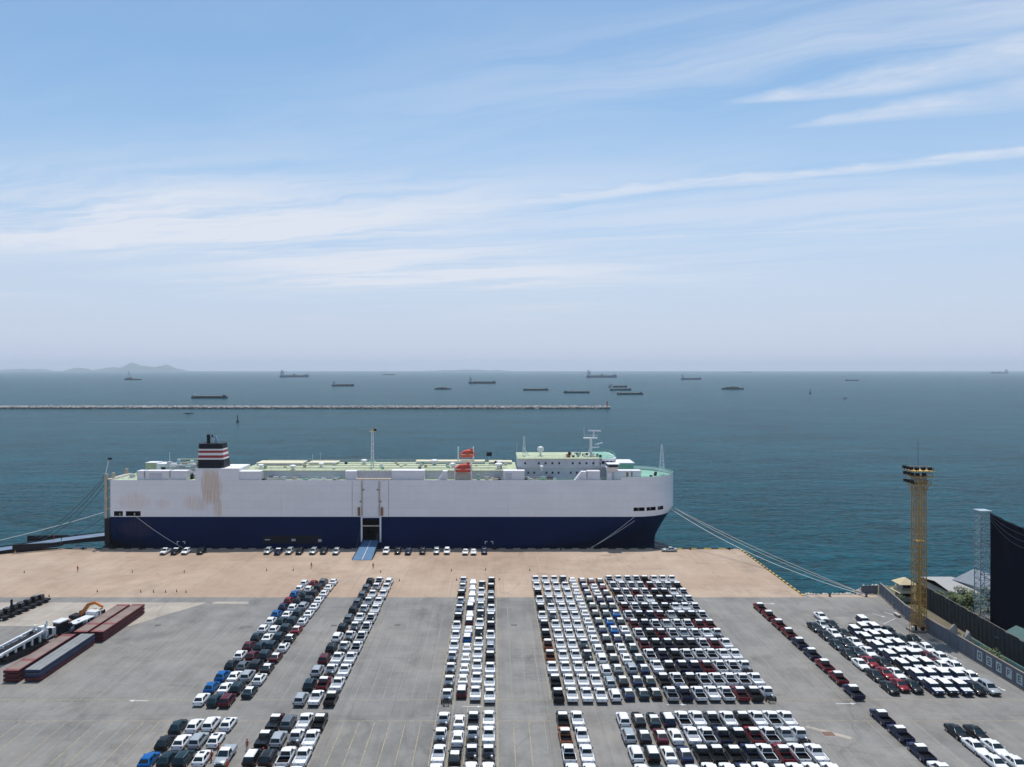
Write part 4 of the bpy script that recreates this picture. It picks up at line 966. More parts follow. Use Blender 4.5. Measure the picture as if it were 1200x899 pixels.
def vehicle_parts(kind, paint, roof, bed, film):
    """list of (name, MB, location); kind: pickup, chassis, suv, sedan, hatch"""
    key = (kind, paint, roof, bed, film)
    if key in PARTS_CACHE: return PARTS_CACHE[key]
    sp = SPEC['pickup' if kind == 'chassis' else kind]; P = 'paint_' + paint; Rf = 'film_white' if roof == 'film' else P
    out = []
    b = loft(MB(), sp['secs'], P)
    y0, y1, hw0, t0, t1, hw1, z0, z1 = sp['gh']
    zf = z0 + .03
    c = [(-hw0, y0, z0), (hw0, y0, z0), (hw0, y1, zf), (-hw0, y1, zf), (-hw1, t0, z1), (hw1, t0, z1), (hw1, t1, z1), (-hw1, t1, z1)]
    rounded(b, c, P, .09)
    for s_ in (-1, 1): b.box(s_ * (hw0 + .13) - .09, s_ * (hw0 + .13) + .09, y1 - .42, y1 - .30, z0 + .03, z0 + .2, 'plastic_black' if kind in ('pickup', 'chassis') else P)
    ye, yf = -sp['L'] / 2, sp['L'] / 2
    b.box(-.70, .70, yf - .12, yf + .03, .38, .56, 'plastic_black')
    b.box(-.52, .52, yf - .06, yf + .012, .60, .78, 'plastic_black')
    if kind in ('pickup', 'chassis'):
        if kind == 'pickup':
            b.box(-.92, -.84, ye + .03, -.625, .52, 1.09, P); b.box(.84, .92, ye + .03, -.625, .52, 1.09, P)
            b.box(-.84, .84, -.68, -.625, .60, 1.085, P)
            b.box(-.83, .83, ye - .07, ye + .06, .36, .56, 'plastic_black')  # bumper coloured black to thicken the shade band under the tailgate
        else:
            for s_ in (-.42, .30): b.box(s_, s_ + .12, ye - .1, -.64, .52, .68, 'plastic_black')
            for yy in (-2.5, -1.9, -1.1): b.box(-.5, .5, yy, yy + .12, .54, .66, 'plastic_black')
            b.box(-.66, .66, ye - .06, ye + .04, .46, .56, 'plastic_black')
            b.box(.34, .62, -1.25, -.85, .52, .86, 'light_clear'); b.box(-.62, -.40, -2.3, -1.75, .50, .70, 'liner')
    else:
        b.box(-.72, .72, ye - .03, ye + .12, .36, .56, 'plastic_black' if kind == 'suv' else P)
    out.append(('body', b, (0, 0, 0)))
    rm = .04
    r = MB(); rounded(r, [(-hw1 - .02, t0 - .03, z1 - .03), (hw1 + .02, t0 - .03, z1 - .03), (hw1 + .02, t1 + .04, z1 - .03), (-hw1 - .02, t1 + .04, z1 - .03),
                      (-hw1 + rm, t0 + .05, z1 + .055), (hw1 - rm, t0 + .05, z1 + .055), (hw1 - rm, t1 - .06, z1 + .055), (-hw1 + rm, t1 - .06, z1 + .055)], Rf, .035)
    if bed == 'sunroof': r.box(-.36, .36, t1 - .75, t1 - .12, z1 + .05, z1 + .066, 'glass_dark')
    if kind == 'suv':
        for s_ in (-1, 1): r.box(s_ * (hw1 - .07) - .02, s_ * (hw1 - .07) + .02, t0 + .1, t1 - .1, z1 + .052, z1 + .09, 'rim')
    out.append(('roof', r, (0, 0, 0)))
    out.append(('rear_window', face_panel(MB(), (c[0], c[1], c[5], c[4]), 'glass_dark', .08, .92, .12 if kind != 'sedan' else .08, .90), (0, 0, 0)))
    out.append(('windshield', face_panel(MB(), (c[2], c[3], c[7], c[6]), 'glass_dark', .05, .95, .08, .94), (0, 0, 0)))
    for q in ((c[1], c[2], c[6], c[5]), (c[3], c[0], c[4], c[7])):
        w = MB(); face_panel(w, q, 'glass_dark', .07, .50, .14, .88); face_panel(w, q, 'glass_dark', .54, .93, .14, .88)
        out.append(('side_window', w, (0, 0, 0)))
    if kind == 'pickup':
        lm = 'liner' if bed == 'open' else P
        l = MB(); l.box(-.838, .838, ye + .06, -.682, .62, .70, lm)
        l.box(-.838, -.80, ye + .06, -.682, .702, 1.05, lm); l.box(.80, .838, ye + .06, -.682, .702, 1.05, lm); l.box(-.798, .798, -.72, -.683, .702, 1.06, lm)
        for s_ in (-1, 1): l.box(s_ * .66 - .13, s_ * .66 + .13, -1.9, -1.2, .702, .86, lm)
        if bed == 'cover': l.box(-.82, .82, ye + .08, -.70, 1.062, 1.10, P)
        out.append(('cargo_bed', l, (0, 0, 0)))
        out.append(('tailgate', MB().box(-.835, .835, ye - .03, ye + .055, .58, 1.10, P).box(-.12, .12, ye - .045, ye - .031, .88, .96, 'plastic_black'), (0, 0, 0)))
    yt = ye - .012
    for s_ in (-1, 1):
        xx = .80 if kind in ('pickup', 'suv', 'offroad') else .66
        zt0, zt1 = (.70, 1.0) if kind in ('pickup', 'suv', 'offroad') else (.66, .80)
        if kind == 'pickup': out.append(('taillight', MB().box(s_ * .88 - .05, s_ * .88 + .05, yt, yt + .05, zt0, zt1, 'light_red'), (0, 0, 0)))
        elif kind != 'chassis': out.append(('taillight', MB().box(s_ * xx - .1, s_ * xx + .1, sp['secs'][0][0] - .02, sp['secs'][1][0], zt0, zt1, 'light_red'), (0, 0, 0)))
        zh = sp['secs'][-2][1] - .12
        out.append(('headlight', MB().box(s_ * .60 - .13, s_ * .60 + .13, sp['secs'][-2][0] - .02, sp['secs'][-2][0] + .15, zh - .12, zh + .02, 'light_clear'), (0, 0, 0)))
    if film:
        f = MB(); s6 = sp['secs'][-3]; s5 = sp['secs'][-4]
        for xa, xb_ in ((-.78, -.30), (-.22, .22), (.30, .78)):
            f.hexa([(xa, s5[0] + .12, s5[1] + .0), (xb_, s5[0] + .12, s5[1] + .0), (xb_, s6[0] + .60, s6[1] - .10), (xa, s6[0] + .60, s6[1] - .10),
                    (xa, s5[0] + .12, s5[1] + .075), (xb_, s5[0] + .12, s5[1] + .075), (xb_, s6[0] + .60, s6[1] + .01), (xa, s6[0] + .60, s6[1] + .01)], 'film_white')
        out.append(('hood_film', f, (0, 0, 0)))
    wf, wr, wx, rr = sp['wheels']
    for yy in (wf, wr):
        for s_ in (-1, 1):
            w = MB(); n = 12; hwid = .115
            for m_, r_, hw_ in (('tyre', rr, hwid), ('rim', rr * .62, hwid + .012)):
                vs = [(x, r_ * math.cos(2 * math.pi * j / n), r_ * math.sin(2 * math.pi * j / n)) for x in (-hw_, hw_) for j in range(n)]
                w.add(vs, [(j, (j + 1) % n, n + (j + 1) % n, n + j) for j in range(n)] + [tuple(range(n))[::-1], tuple(range(n, 2 * n))], m_)
            out.append(('wheel', w, (s_ * wx, yy, rr)))
    PARTS_CACHE[key] = out
    return out
MESH_CACHE = {}
def fold(dst, src, loc):
    o = len(dst.v); dst.v += [(p[0] + loc[0], p[1] + loc[1], p[2] + loc[2]) for p in src.v]
    mp = [dst.mi(m_) for m_ in src.mats]
    dst.f += [tuple(i + o for i in f) for f in src.f]; dst.fm += [mp[k] for k in src.fm]; dst.sm += src.sm
def vehicle_meshes(key, near):
    ck = (key, near)
    if ck in MESH_CACHE: return MESH_CACHE[ck]
    parts = vehicle_parts(*key)
    if near:
        res = []; wm = None
        for nme, b, loc in parts:
            if nme == 'wheel':
                wm = wm or b.mesh('wheel'); res.append((nme, wm, loc))
            else: res.append((nme, b.mesh(nme), loc))
    else:
        root = MB(); res = []
        for nme, b, loc in parts:
            if nme in ('roof', 'rear_window', 'windshield', 'cargo_bed', 'hood_film'): res.append((nme, b.mesh(nme), loc))
            else: fold(root, b, loc)
        res.insert(0, (None, root.mesh('body'), (0, 0, 0)))
    MESH_CACHE[ck] = res
    return res
COL = {'w': 'white', 'k': 'black', 't': 'teal', 'n': 'navy', 'b': 'blue', 'r': 'red', 'm': 'maroon', 's': 'silver', 'g': 'grey', 'o': 'orange'}
WORD = {'white': 'white', 'black': 'black', 'teal': 'dark teal', 'navy': 'navy', 'blue': 'bright blue', 'red': 'red', 'maroon': 'maroon', 'silver': 'silver', 'grey': 'grey', 'orange': 'orange brown'}
KIND = {'P': ('pickup', 'open'), 'Q': ('pickup', 'painted'), 'C': ('pickup', 'cover'), 'K': ('chassis', ''), 'S': ('suv', ''), 'D': ('sedan', ''), 'H': ('hatch', ''), 'M': ('offroad', ''), 'U': ('hatch', 'sunroof')}
NAMES = {'offroad': ('offroad_suv', 'film-wrapped SUV', 'suv'), 'pickup': ('pickup_truck', 'pickup', 'pickup'), 'chassis': ('chassis_cab_truck', 'bedless cab truck', 'truck'), 'suv': ('suv', 'SUV', 'suv'), 'sedan': ('sedan_car', 'sedan', 'car'), 'hatch': ('hatchback_car', 'hatchback', 'car')}
def vehicle(code, x, y, rz, where, group):
    """code: kind letter, colour letter, optional * for a white film roof"""
    kind, bed = KIND[code[0]]; paint = COL[code[1]]
    roof = 'film' if ('*' in code or kind in ('pickup', 'chassis') or code[0] == 'M') else 'paint'
    key = (kind, paint, roof, bed, code[0] == 'M')
    near = y < 150
    nm, word, cat = NAMES[kind]
    desc = WORD[paint] + ' ' + word
    label = desc + ', ' + where
    res = vehicle_meshes(key, near)
    if near: root = empty(nm, (x, y, 0), rz)
    else: root = put(nm, res[0][1], None, (x, y, 0), rz)
    tag(root, label, cat, group); root.scale = (1.06, 1.05, 1.02)
    for n_, me, loc in res:
        if n_ is None: continue
        o = bpy.data.objects.new(n_, me); col.objects.link(o); o.parent = root; o.location = loc
    return root
vr = random.Random(21)
def column(block, ci, x, y_first, pitch, codes, face=0, ncol=None, jit=.10):
    codes = codes.split()
    nth = ORD[ci]
    for i, cd in enumerate(codes):
        if cd == '-': continue
        y = y_first - i * pitch + vr.uniform(-.12, .12)
        a = (math.pi if face else 0) + R(vr.uniform(-.8, .8))
        w = '%s from the ship, %s column of the %s' % (ORD[i + 1], nth, block)
        vehicle(cd, x + vr.uniform(-jit, jit), y, a, w, 'vehicles of the ' + block)
bA = 'four-column sedan block'
column(bA, 1, -52.85, 216.4, 5.44, 'Hw Hw Hb Hr Hn Hb Hw Hw Ht Hm Hw Hk Hb Hb Hw')
column(bA, 2, -50.25, 215.9, 5.44, 'Hr Hw Ht Hk Hw Dw Ht Hw Dw Ht Hm Hg Dw Dw Ht')
column(bA, 3, -47.85, 217.0, 5.52, 'Sg Sk Sk St Ss St St St St St St Sk Ss St Sm')
column(bA, 4, -45.15, 217.6, 5.68, 'Dw Dw Dw Dw Dw Dw Uw Dr* Dk* Uw Dm* Dk* Uw Dt*')
bA2 = 'front sedan block'
column(bA2, 1, -52.6, 129.6, 5.5, 'Ht Hk Hb Hw')
column(bA2, 2, -50.0, 129.9, 5.5, 'Hw Hw Ht Hw')
column(bA2, 3, -47.4, 130.2, 5.7, 'Sw Ss St Sk')
column(bA2, 4, -44.7, 130.6, 5.7, 'Uw Uw Uw Uw')
vehicle('Cs', -41.4, 119.6, math.pi, 'facing the camera with dark bed cover beside the front sedan block', 'vehicles of the front sedan block')
bB = 'three-column block'
column(bB, 1, -34.85, 217.6, 6.44, 'Sk Sg Sg Sg Sk Sg Sk Sw Sk Sm Ss St Ss')
column(bB, 2, -32.25, 217.9, 6.44, 'Pw Kw Qw Qs Kw Qw Ks Kw Kw Qw Kw Pr Qw')
column(bB, 3, -29.5, 217.8, 6.44, 'Sw Qw Qw Qw Qw Pw Pw Pw Pw Qw Qw Qw Pk')
bB2 = 'front mixed block'
column(bB2, 1, -37.0, 131.2, 6.0, 'Ck Ck Sk* Sw')
column(bB2, 2, -34.7, 131.0, 5.9, 'Sg Ss Sk Sw')
column(bB2, 3, -32.0, 131.2, 6.0, 'Qw Kw Pw Qw')
column(bB2, 4, -29.5, 131.2, 6.0, 'Pk Qw Qw Qw')
bC = 'narrow central block'
column(bC, 1, -8.75, 218.0, 6.38, 'Kw Kw Pk Kw Kw Pk Qw Qw Qw Kw Kw Kw Kw')
column(bC, 2, -6.05, 217.2, 5.66, 'Dw Dw Dw Dw Sn* Dw Sm* Dw Sb* Dw Dw Dw Dw Sm*')
column(bC, 3, -3.55, 214.1, 6.48, 'Kg Qw Qw Kw Kg Qw Kg Qw Qw Qw Qw Qw')
column(bC, 4, -.98, 218.0, 6.37, 'Pg Pk Ss Pg Qw Kg Pn Qw Ss Pk Qw Qw Qw')
bC2 = 'front central block'
column(bC2, 1, -8.75, 131.7, 5.9, 'Kw Kw Qw Qw')
column(bC2, 2, -6.05, 131.5, 5.9, 'Dw Dw Dk* Dw')
column(bC2, 3, -3.55, 132.2, 5.9, 'Pg Kw Kg Qw')
column(bC2, 4, -.98, 132.2, 5.9, 'Qw Qw Kg Qw')
bD = 'widest block'
column(bD, 1, 11.4, 219.2, 6.44, 'Qw Qw Pk Qw Pk Qw Pn Pk Po Po Qw Pk Pk')
column(bD, 2, 14.02, 219.2, 6.44, 'Qw Qw Qw Ks Qw Ks Qw Qw Qw Qw Qw Qw Qw')
column(bD, 3, 16.62, 219.2, 6.44, 'Qw Qw Qw Qw Qw Qw Qw Qw Qw Qw Qw Qw Qw')
column(bD, 4, 19.15, 219.2, 6.44, 'Kg Qw Qw Qw Qw Qw Qw Qw Ks Kg Qw Qw Qw')
column(bD, 5, 21.8, 219.4, 5.97, 'Dw Dw Dw Dw Dw Dw Dw Dw Dw Hw Sw Sw Ss Sw')
column(bD, 6, 24.35, 218.8, 5.84, 'Dn* Dn* Dn* Dt* Dk* Dk* Dt* Dn* Dk* Dk* Dk* Dg* Dk* Dn*')
column(bD, 7, 26.95, 218.4, 5.80, 'Dm* Dw Dw Dn* Dt* Dt* Db* Db* Dn* Dw Dw Ss Dn* Dt*')
column(bD, 8, 29.4, 218.4, 5.80, 'Dt* Dm* Dt* Dn* Dt* Db* Dk* Dw Dt* Dt* Dt* Dn* Dt* Dk*')
rows = '''Pw Qw Pw Pw Pk Qw Qw Qw
Pw Pw Pw Pw Pr Pw Ks Pk
Pk Pw Pr Pw Pk Pk Qw Pw
Pw Pw Pw Qw Pk Pn Ks Pw
Pr Pw Pk Pw Pk Qw Qw Pw
Pw Pk Pn Pr Qs Pk Pk Pw
Pr Pn Pw Qs Pw Pw Pr Pr
Pw Pk Pr Pw Qs Pw Qw Kw
Pr Pk Pn Pk Pk Pw Pr Qw
Pw Pn Pk Pw Pw Pw Qw Qw
Qw Pk Pn Pn Pr Pw Pw Kw
Pk Pw Pk Pw Pw Pw Pw Qw
Ps Pn Pw Qw Pw Pr Pk Kw'''.split('\n')
for j in range(8):
    column(bD, 9 + j, 32.2 + 2.52 * j, 219.6, 6.42, ' '.join(r_.split()[j] for r_ in rows))
bD2 = 'front two-column block'
column(bD2, 1, 11.4, 132.0, 5.95, 'Pk Po Pw Qw')
column(bD2, 2, 14.02, 132.0, 5.95, 'Qw Qw Qw Qw')
bD3 = 'front twelve-column block'
fr = '''Sw Dk* Dt* Sn* Pw Qw Pg Qw Pk Qw Pw Qw
Ss Dk* Dm* Dw Qw Pw Pn Pk Pr Pw Qs Kw
Sw Sk* Dw Dn* Pk Pk Pk Pn Pw Pr Pw Qw
Sw Dt* Dw Dw Pw Qw Pn Pw Pk Qw Pw Pw'''.split('\n')
for j in range(12):
    column(bD3, 1 + j, 21.7 + 2.53 * j, 132.1, 5.9, ' '.join(r_.split()[j] for r_ in fr))
column('red and navy pickup line', 1, 66.0, 194.1, 6.32, 'Pr Pr Pr Pr Pn Pn Pr Pr Pn', jit=.05)
column('front pickup line', 1, 66.0, 132.9, 6.05, 'Pn Pn Pn Pw', jit=.05)
bF = 'block beside the wall'
fx = [73.7, 76.3, 78.8, 81.5, 84.1, 86.7, 89.3, 91.9]
column(bF, 1, fx[0], 179.6, 5.7, 'Dk Dk Dt Dk Dw Dk Dk', 1)
column(bF, 2, fx[1] - .2, 180.8, 5.7, 'Ds Dw Dk Dt Dr Dr Dr', 1)
column(bF, 3, fx[2] - .4, 187.0, 5.85, 'Dw Dk Dk Dw Dw Dk Dw Dk', 1)
column(bF, 4, fx[3], 175.6, 5.15, 'Mn Mk Mn Mn Mk Mn Mn', 1)
column(bF, 5, fx[4], 177.4, 5.4, 'Mk Mn Mn Mk Mn Mn Mk', 1)
column(bF, 6, fx[5], 183.0, 5.45, 'Mn Mn Mk Mn Mn Mk Mn Mn', 1)
column(bF, 7, fx[6], 176.2, 5.25, 'Hk Hk Hw Hm Hw Mn Hk', 1)
column(bF, 8, fx[7], 170.6, 5.1, 'Hk Hw Hw Hw Hw Ss', 1)
bG = 'front sports car block'
column(bG, 1, 75.6, 127.6, 5.05, 'Dk Dw Dw Dw', 1)
column(bG, 2, 78.5, 127.2, 5.0, 'Dk Dw Dw Dw', 1)
q = [(195, 'Pw'), (207.7, 'Pk'), (219.6, 'Sw'), (236.9, 'Sk'), (314.6, 'Ss'), (327.5, 'Pn'), (340, 'Ss'), (352, 'Sk'), (368, 'Ss'), (380, 'Sk'), (395, 'Ss'), (453, 'Sw'), (466.5, 'Sk'), (479, 'Sn'),
     (495.4, 'Sk'), (511.7, 'Ss'), (524, 'Sw'), (545.6, 'Dw'), (555, 'Dw'), (567.5, 'Sn')]
for i, (u, cd) in enumerate(q):
    vehicle(cd, (u - 580) / 913 * 254.5, 253.6 + vr.uniform(-.5, .5), math.pi + R(vr.uniform(-2, 2)), '%s from the stern in the row along the ship side' % ORD[i + 1], 'vehicles parked along the ship')
vehicle('Ds', (784 - 580) / 913 * 257.0, 256.6, R(90), 'parked side-on alone below the bow of the ship', 'vehicles parked along the ship')

# ------------------------------------------------------------------ people and cones
def person_mesh(pose, suit):
    J = {'pel': (0, 0, .95, .135), 'wai': (0, 0, 1.10, .125), 'che': (0, .01, 1.32, .15), 'nek': (0, .01, 1.49, .06), 'hd0': (0, .02, 1.58, .085), 'hd1': (0, .03, 1.70, .095), 'hd2': (0, .02, 1.76, .06)}
    E = [('pel', 'wai'), ('wai', 'che'), ('che', 'nek'), ('nek', 'hd0'), ('hd0', 'hd1'), ('hd1', 'hd2')]
    for s_, q in ((-1, 'l'), (1, 'r')):
        st = .16 * s_ * pose
        J.update({'sh' + q: (s_ * .19, 0, 1.42, .075), 'el' + q: (s_ * .27, -.03 - st * .5, 1.14, .055), 'wr' + q: (s_ * .27, .09 - st, .90, .040), 'ha' + q: (s_ * .265, .11 - st, .82, .042),
                  'hp' + q: (s_ * .10, 0, .90, .105), 'kn' + q: (s_ * .12, .04 + st, .50, .075), 'an' + q: (s_ * .13, -.02 + st * 1.3, .10, .050), 'to' + q: (s_ * .15, .14 + st * 1.3, .045, .042)})
        E += [('che', 'sh' + q), ('sh' + q, 'el' + q), ('el' + q, 'wr' + q), ('wr' + q, 'ha' + q), ('pel', 'hp' + q), ('hp' + q, 'kn' + q), ('kn' + q, 'an' + q), ('an' + q, 'to' + q)]
    ks = list(J); me = bpy.data.meshes.new('person'); me.from_pydata([J[k][:3] for k in ks], [(ks.index(a), ks.index(c)) for a, c in E], [])
    o = bpy.data.objects.new('tmp', me); col.objects.link(o)
    md = o.modifiers.new('s', 'SKIN'); sv = me.skin_vertices[0].data
    for i, k in enumerate(ks): sv[i].radius = (J[k][3], J[k][3] * .85); sv[i].use_root = (k == 'pel')
    o.modifiers.new('u', 'SUBSURF').levels = 1
    dg = bpy.context.evaluated_depsgraph_get()
    r = bpy.data.meshes.new_from_object(o.evaluated_get(dg)); r.name = 'person'
    bpy.data.objects.remove(o)
    r.materials.clear()
    for m_ in (suit, 'skin', 'plastic_black'): r.materials.append(MATS[m_])
    for p in r.polygons:
        z = p.center.z; p.use_smooth = True
        p.material_index = 1 if (z > 1.53 or (abs(p.center.x) > .2 and z < .90)) else (2 if z < .11 else 0)
    return r
pm = {(k, s_): person_mesh(k, s_) for k in (0, 1) for s_ in ('coverall_red', 'coverall_orange')}
hm = MB().lathe([(.155, 1.70), (.15, 1.72), (.125, 1.80), (.07, 1.85), (.02, 1.865)], 0, .025, 'coverall_red', 10).mesh('hard_hat')
def person(x, y, rz, pose, suit, z, label):
    o = put('person', pm[(pose, suit)], None, (x, y, z), rz); tag(o, label, 'person', 'workers in red coveralls')
    put('hard_hat', hm, o)
for x, y, rz, ps, su, z, lb in (
    (-39.0, 122.6, .4, 0, 'coverall_red', 0, 'worker in red coveralls standing in the aisle between the front blocks'),
    (-43.0, 121.3, 2.2, 1, 'coverall_red', 0, 'worker in red coveralls beside the last white sedan, farther from camera'),
    (-43.3, 119.0, 1.2, 1, 'coverall_red', 0, 'worker in red coveralls stooping ahead of the silver pickup'),
    (-40.0, 116.3, -2.6, 0, 'coverall_orange', 0, 'worker in orange coveralls at the nose of the silver pickup'),
    (-35.9, 131.5, 1.0, 0, 'coverall_red', 0, 'worker in red coveralls between the first two trucks of the front mixed block'),
    (-35.6, 119.8, 1.0, 0, 'coverall_orange', 0, 'worker in orange coveralls beside the black SUV with white roof'),
    (-123.6, 230.8, .6, 1, 'coverall_red', 0, 'worker in red walking alone on the apron below the stern'),
    (-55.3, 234.8, 0, 0, 'coverall_red', 0, 'worker in red standing on the apron near the four-column sedan block'),
    (-36.6, 234.2, 0, 0, 'coverall_red', 0, 'worker in red standing on the apron near the three-column block'),
    (-149.8, 264.6, .3, 0, 'coverall_red', 2.02, 'worker in red standing on the stern ramp of the ship')):
    person(x, y, rz, ps, su, z, lb)
cm = MB().box(-.2, .2, -.2, .2, 0, .05, 'cone_dark').lathe([(.15, .05), (.11, .30), (.085, .45), (.03, .78)], 0, 0, 'cone_dark', 8)
cm.lathe([(.117, .30), (.092, .45)], 0, 0, 'cone_orange', 8); cm = cm.mesh('traffic_cone')
cones = [(28.4, 671.5), (57.5, 699.5), (114, 694), (155, 671), (165, 694.5), (180, 694.5), (194, 694.5), (207, 694), (218, 694.5), (216, 671), (312.5, 669), (343.7, 669), (446, 671), (468, 681), (529, 669.5), (535, 680.5), (569, 668.5), (585, 680), (620.8, 669), (626, 678)]
for i, (u, v) in enumerate(cones):
    y = 913 * 60 / (v - 433.0)
    o = put('traffic_cone', cm, None, ((u - 580) / 913 * y, y, 0), vr.uniform(0, 1.5))
    tag(o, 'small dark traffic cone on the apron, %s counting away from the trailers' % ORD[i + 1], 'cone', 'cones on the apron')

# ------------------------------------------------------------------ roll trailers in stacks
def trailer(x, y0, y1, z, w, deck, side, label):
    root = empty('roll_trailer', (x, (y0 + y1) / 2, z), 0, label, 'trailer', 'stacked roll trailers')
    L = (y1 - y0) / 2; h = .78
    b = MB()
    for s_ in (-1, 1): b.box(s_ * (w / 2 - .09) - .09, s_ * (w / 2 - .09) + .09, -L, L, .22, h - .06, side)
    b.box(-w / 2 + .18, w / 2 - .18, -L, -L + .2, .25, h - .07, side); b.box(-w / 2 + .18, w / 2 - .18, L - .2, L, .25, h - .07, side)
    for k in range(6):
        yy = -L * .8 + k * L * .32; b.box(-w / 2 + .18, w / 2 - .18, yy, yy + .16, .3, h - .08, side)
    put('frame', b.mesh('frame'), root)
    if deck == 'grey':
        for k in range(3):
            xa = -w / 2 + .03 + k * (w - .06) / 3
            put('deck_board', MB().box(xa + .03, xa + (w - .06) / 3 - .03, -L + .03, L - .03, h - .058, h, 'trailer_deck_grey').mesh('deck_board'), root)
    else:
        ya = [-L + .02, -L + .9, -L * .52, -L * .40, L * .86, L - .02]; mm = ['trailer_deck_red', 'trailer_deck', 'trailer_deck_red', 'trailer_deck', 'trailer_deck_red']
        for k in range(5):
            put('deck_board', MB().box(-w / 2 + .2, w / 2 - .2, ya[k] + .006, ya[k + 1] - .006, h - .055, h, mm[k]).mesh('deck_board'), root)
        for s_ in (-1, 1): put('deck_edge', MB().box(s_ * (w / 2 - .1) - .1, s_ * (w / 2 - .1) + .095, -L, L, h - .055, h + .012, 'trailer_deck_red').mesh('deck_edge'), root)
    wm = MB()
    n = 10
    for k in range(2):
        yy = L * .55 + k * .8
        for s_ in (-1, 1):
            vs = [(s_ * (w / 2 - .5) + q, yy + .24 * math.cos(2 * math.pi * j / n), .24 + .24 * math.sin(2 * math.pi * j / n)) for q in (-.2, .2) for j in range(n)]
            put('wheel', MB().add(vs, [(j, (j + 1) % n, n + (j + 1) % n, n + j) for j in range(n)] + [tuple(range(n))[::-1], tuple(range(n, 2 * n))], 'tyre').mesh('wheel'), root)
    put('support_leg', MB().box(-w / 2 + .4, w / 2 - .4, -L + .5, -L + .8, 0, .3, side).mesh('support_leg'), root)
lv = ('lowest', 'middle', 'topmost')
for k in range(3):
    trailer(-87.4, 171.0, 191.2, k * .80, 2.9, 'tan', 'trailer_red', '%s red trailer of the far stack next to the open asphalt' % lv[k])
    trailer(-91.0, 171.0, 191.0, k * .80, 3.0, 'tan', 'trailer_red', '%s red trailer of the far stack next to the white crane' % lv[k])
    trailer(-92.6, 149.0, 169.6, k * .80, 2.9, 'tan', 'trailer_red', '%s red trailer of the near stack beside the blue stack' % lv[k])
trailer(-88.7, 149.4, 169.8, 0, 3.0, 'tan', 'trailer_red', 'red trailer at the bottom of the blue stack')
for k in (1, 2):
    trailer(-88.7, 149.4, 169.8, k * .80, 3.0, 'grey', 'trailer_blue', '%s blue trailer with grey boards of the near stack' % lv[k])

# ------------------------------------------------------------------ machines behind the trailers
def wheel_mb(x, y, z, r, w):
    n = 14; b = MB()
    for m_, r_, h_ in (('tyre', r, w / 2), ('machine_white', r * .5, w / 2 + .015)):
        vs = [(x + q, y + r_ * math.cos(2 * math.pi * j / n), z + r_ * math.sin(2 * math.pi * j / n)) for q in (-h_, h_) for j in range(n)]
        b.add(vs, [(j, (j + 1) % n, n + (j + 1) % n, n + j) for j in range(n)] + [tuple(range(n))[::-1], tuple(range(n, 2 * n))], m_)
    return b
def lput(root, name, b): return put(name, b.mesh(name), root)
m1 = empty('mobile_crusher', (-99.6, 165.5, 0), R(-13), 'white machine with two long white rails over a dark hopper', 'machine')
lput(m1, 'chassis', MB().box(-1.3, 1.3, -8.0, 6.5, .9, 1.5, 'steel_dark'))
for s_ in (-1, 1):
    lput(m1, 'side_rail', MB().obox((s_ * 1.7, -8.2, 2.2), (s_ * 1.5, 3.4, 3.4), .45, .5, 'machine_white').tube([(s_ * 1.5, 3.3, 3.4), (s_ * 1.5, 3.6, 4.0)], .42, 'machine_white', 8))
    lput(m1, 'crawler_track', MB().hexa([(s_ * 1.55 - .35, -6.4, 0.02), (s_ * 1.55 + .35, -6.4, .02), (s_ * 1.55 + .35, 2.0, .02), (s_ * 1.55 - .35, 2.0, .02), (s_ * 1.55 - .35, -7.2, 1.1), (s_ * 1.55 + .35, -7.2, 1.1), (s_ * 1.55 + .35, 2.8, 1.1), (s_ * 1.55 - .35, 2.8, 1.1)], 'tyre'))
    for k in range(5):
        lput(m1, 'rail_bracket', MB().box(s_ * 1.6 - .15, s_ * 1.6 + .15, -6.6 + k * 2.1, -6.2 + k * 2.1, 1.5, 2.35 + k * .21, 'machine_white'))
lput(m1, 'front_beam', MB().box(-2.1, 2.1, -8.6, -7.9, 1.9, 2.35, 'machine_white'))
lput(m1, 'hopper', MB().hexa([(-1.0, -7.2, 1.5), (1.0, -7.2, 1.5), (1.0, 2.8, 1.7), (-1.0, 2.8, 1.7), (-1.35, -7.6, 2.0), (1.35, -7.6, 2.0), (1.2, 3.2, 3.0), (-1.2, 3.2, 3.0)], 'steel_dark'))
lput(m1, 'engine_housing', MB().box(-1.5, 1.5, 3.8, 6.6, 1.5, 3.3, 'machine_white').box(-1.0, .2, 4.0, 5.4, 3.302, 3.9, 'machine_white'))
for x_, y_ in ((.9, 4.2), (-.4, 6.0)): lput(m1, 'exhaust_stack', MB().tube([(x_, y_, 3.2), (x_, y_, 4.6)], .16, 'steel_silver', 8))
m2 = empty('mobile_crane', (-94.9, 178.6, 0), R(-13), 'white mobile crane with square cab and long white deck', 'crane')
lput(m2, 'carrier', MB().box(-1.4, 1.4, -6.5, 6.8, .8, 1.5, 'steel_dark'))
lput(m2, 'cab', MB().box(-1.5, .3, -6.6, -4.1, 1.5, 3.9, 'steel_dark').box(-1.7, .5, -6.9, -3.9, 3.902, 4.15, 'machine_white'))
lput(m2, 'cab_window', MB().box(-1.3, .1, -6.66, -6.602, 2.5, 3.6, 'window_dark'))
lput(m2, 'deck_cover', MB().box(-.9, 1.5, -3.4, 2.6, 2.6, 2.8, 'machine_white'))
lput(m2, 'engine_block', MB().box(-.8, 1.4, -3.2, 2.4, 1.5, 2.598, 'steel_dark'))
lput(m2, 'counterweight', MB().hexa([(-1.5, 2.8, 1.5), (1.5, 2.8, 1.5), (1.5, 5.0, 1.5), (-1.5, 5.0, 1.5), (-1.3, 3.0, 3.5), (1.3, 3.0, 3.5), (1.3, 4.8, 3.5), (-1.3, 4.8, 3.5)], 'machine_white'))
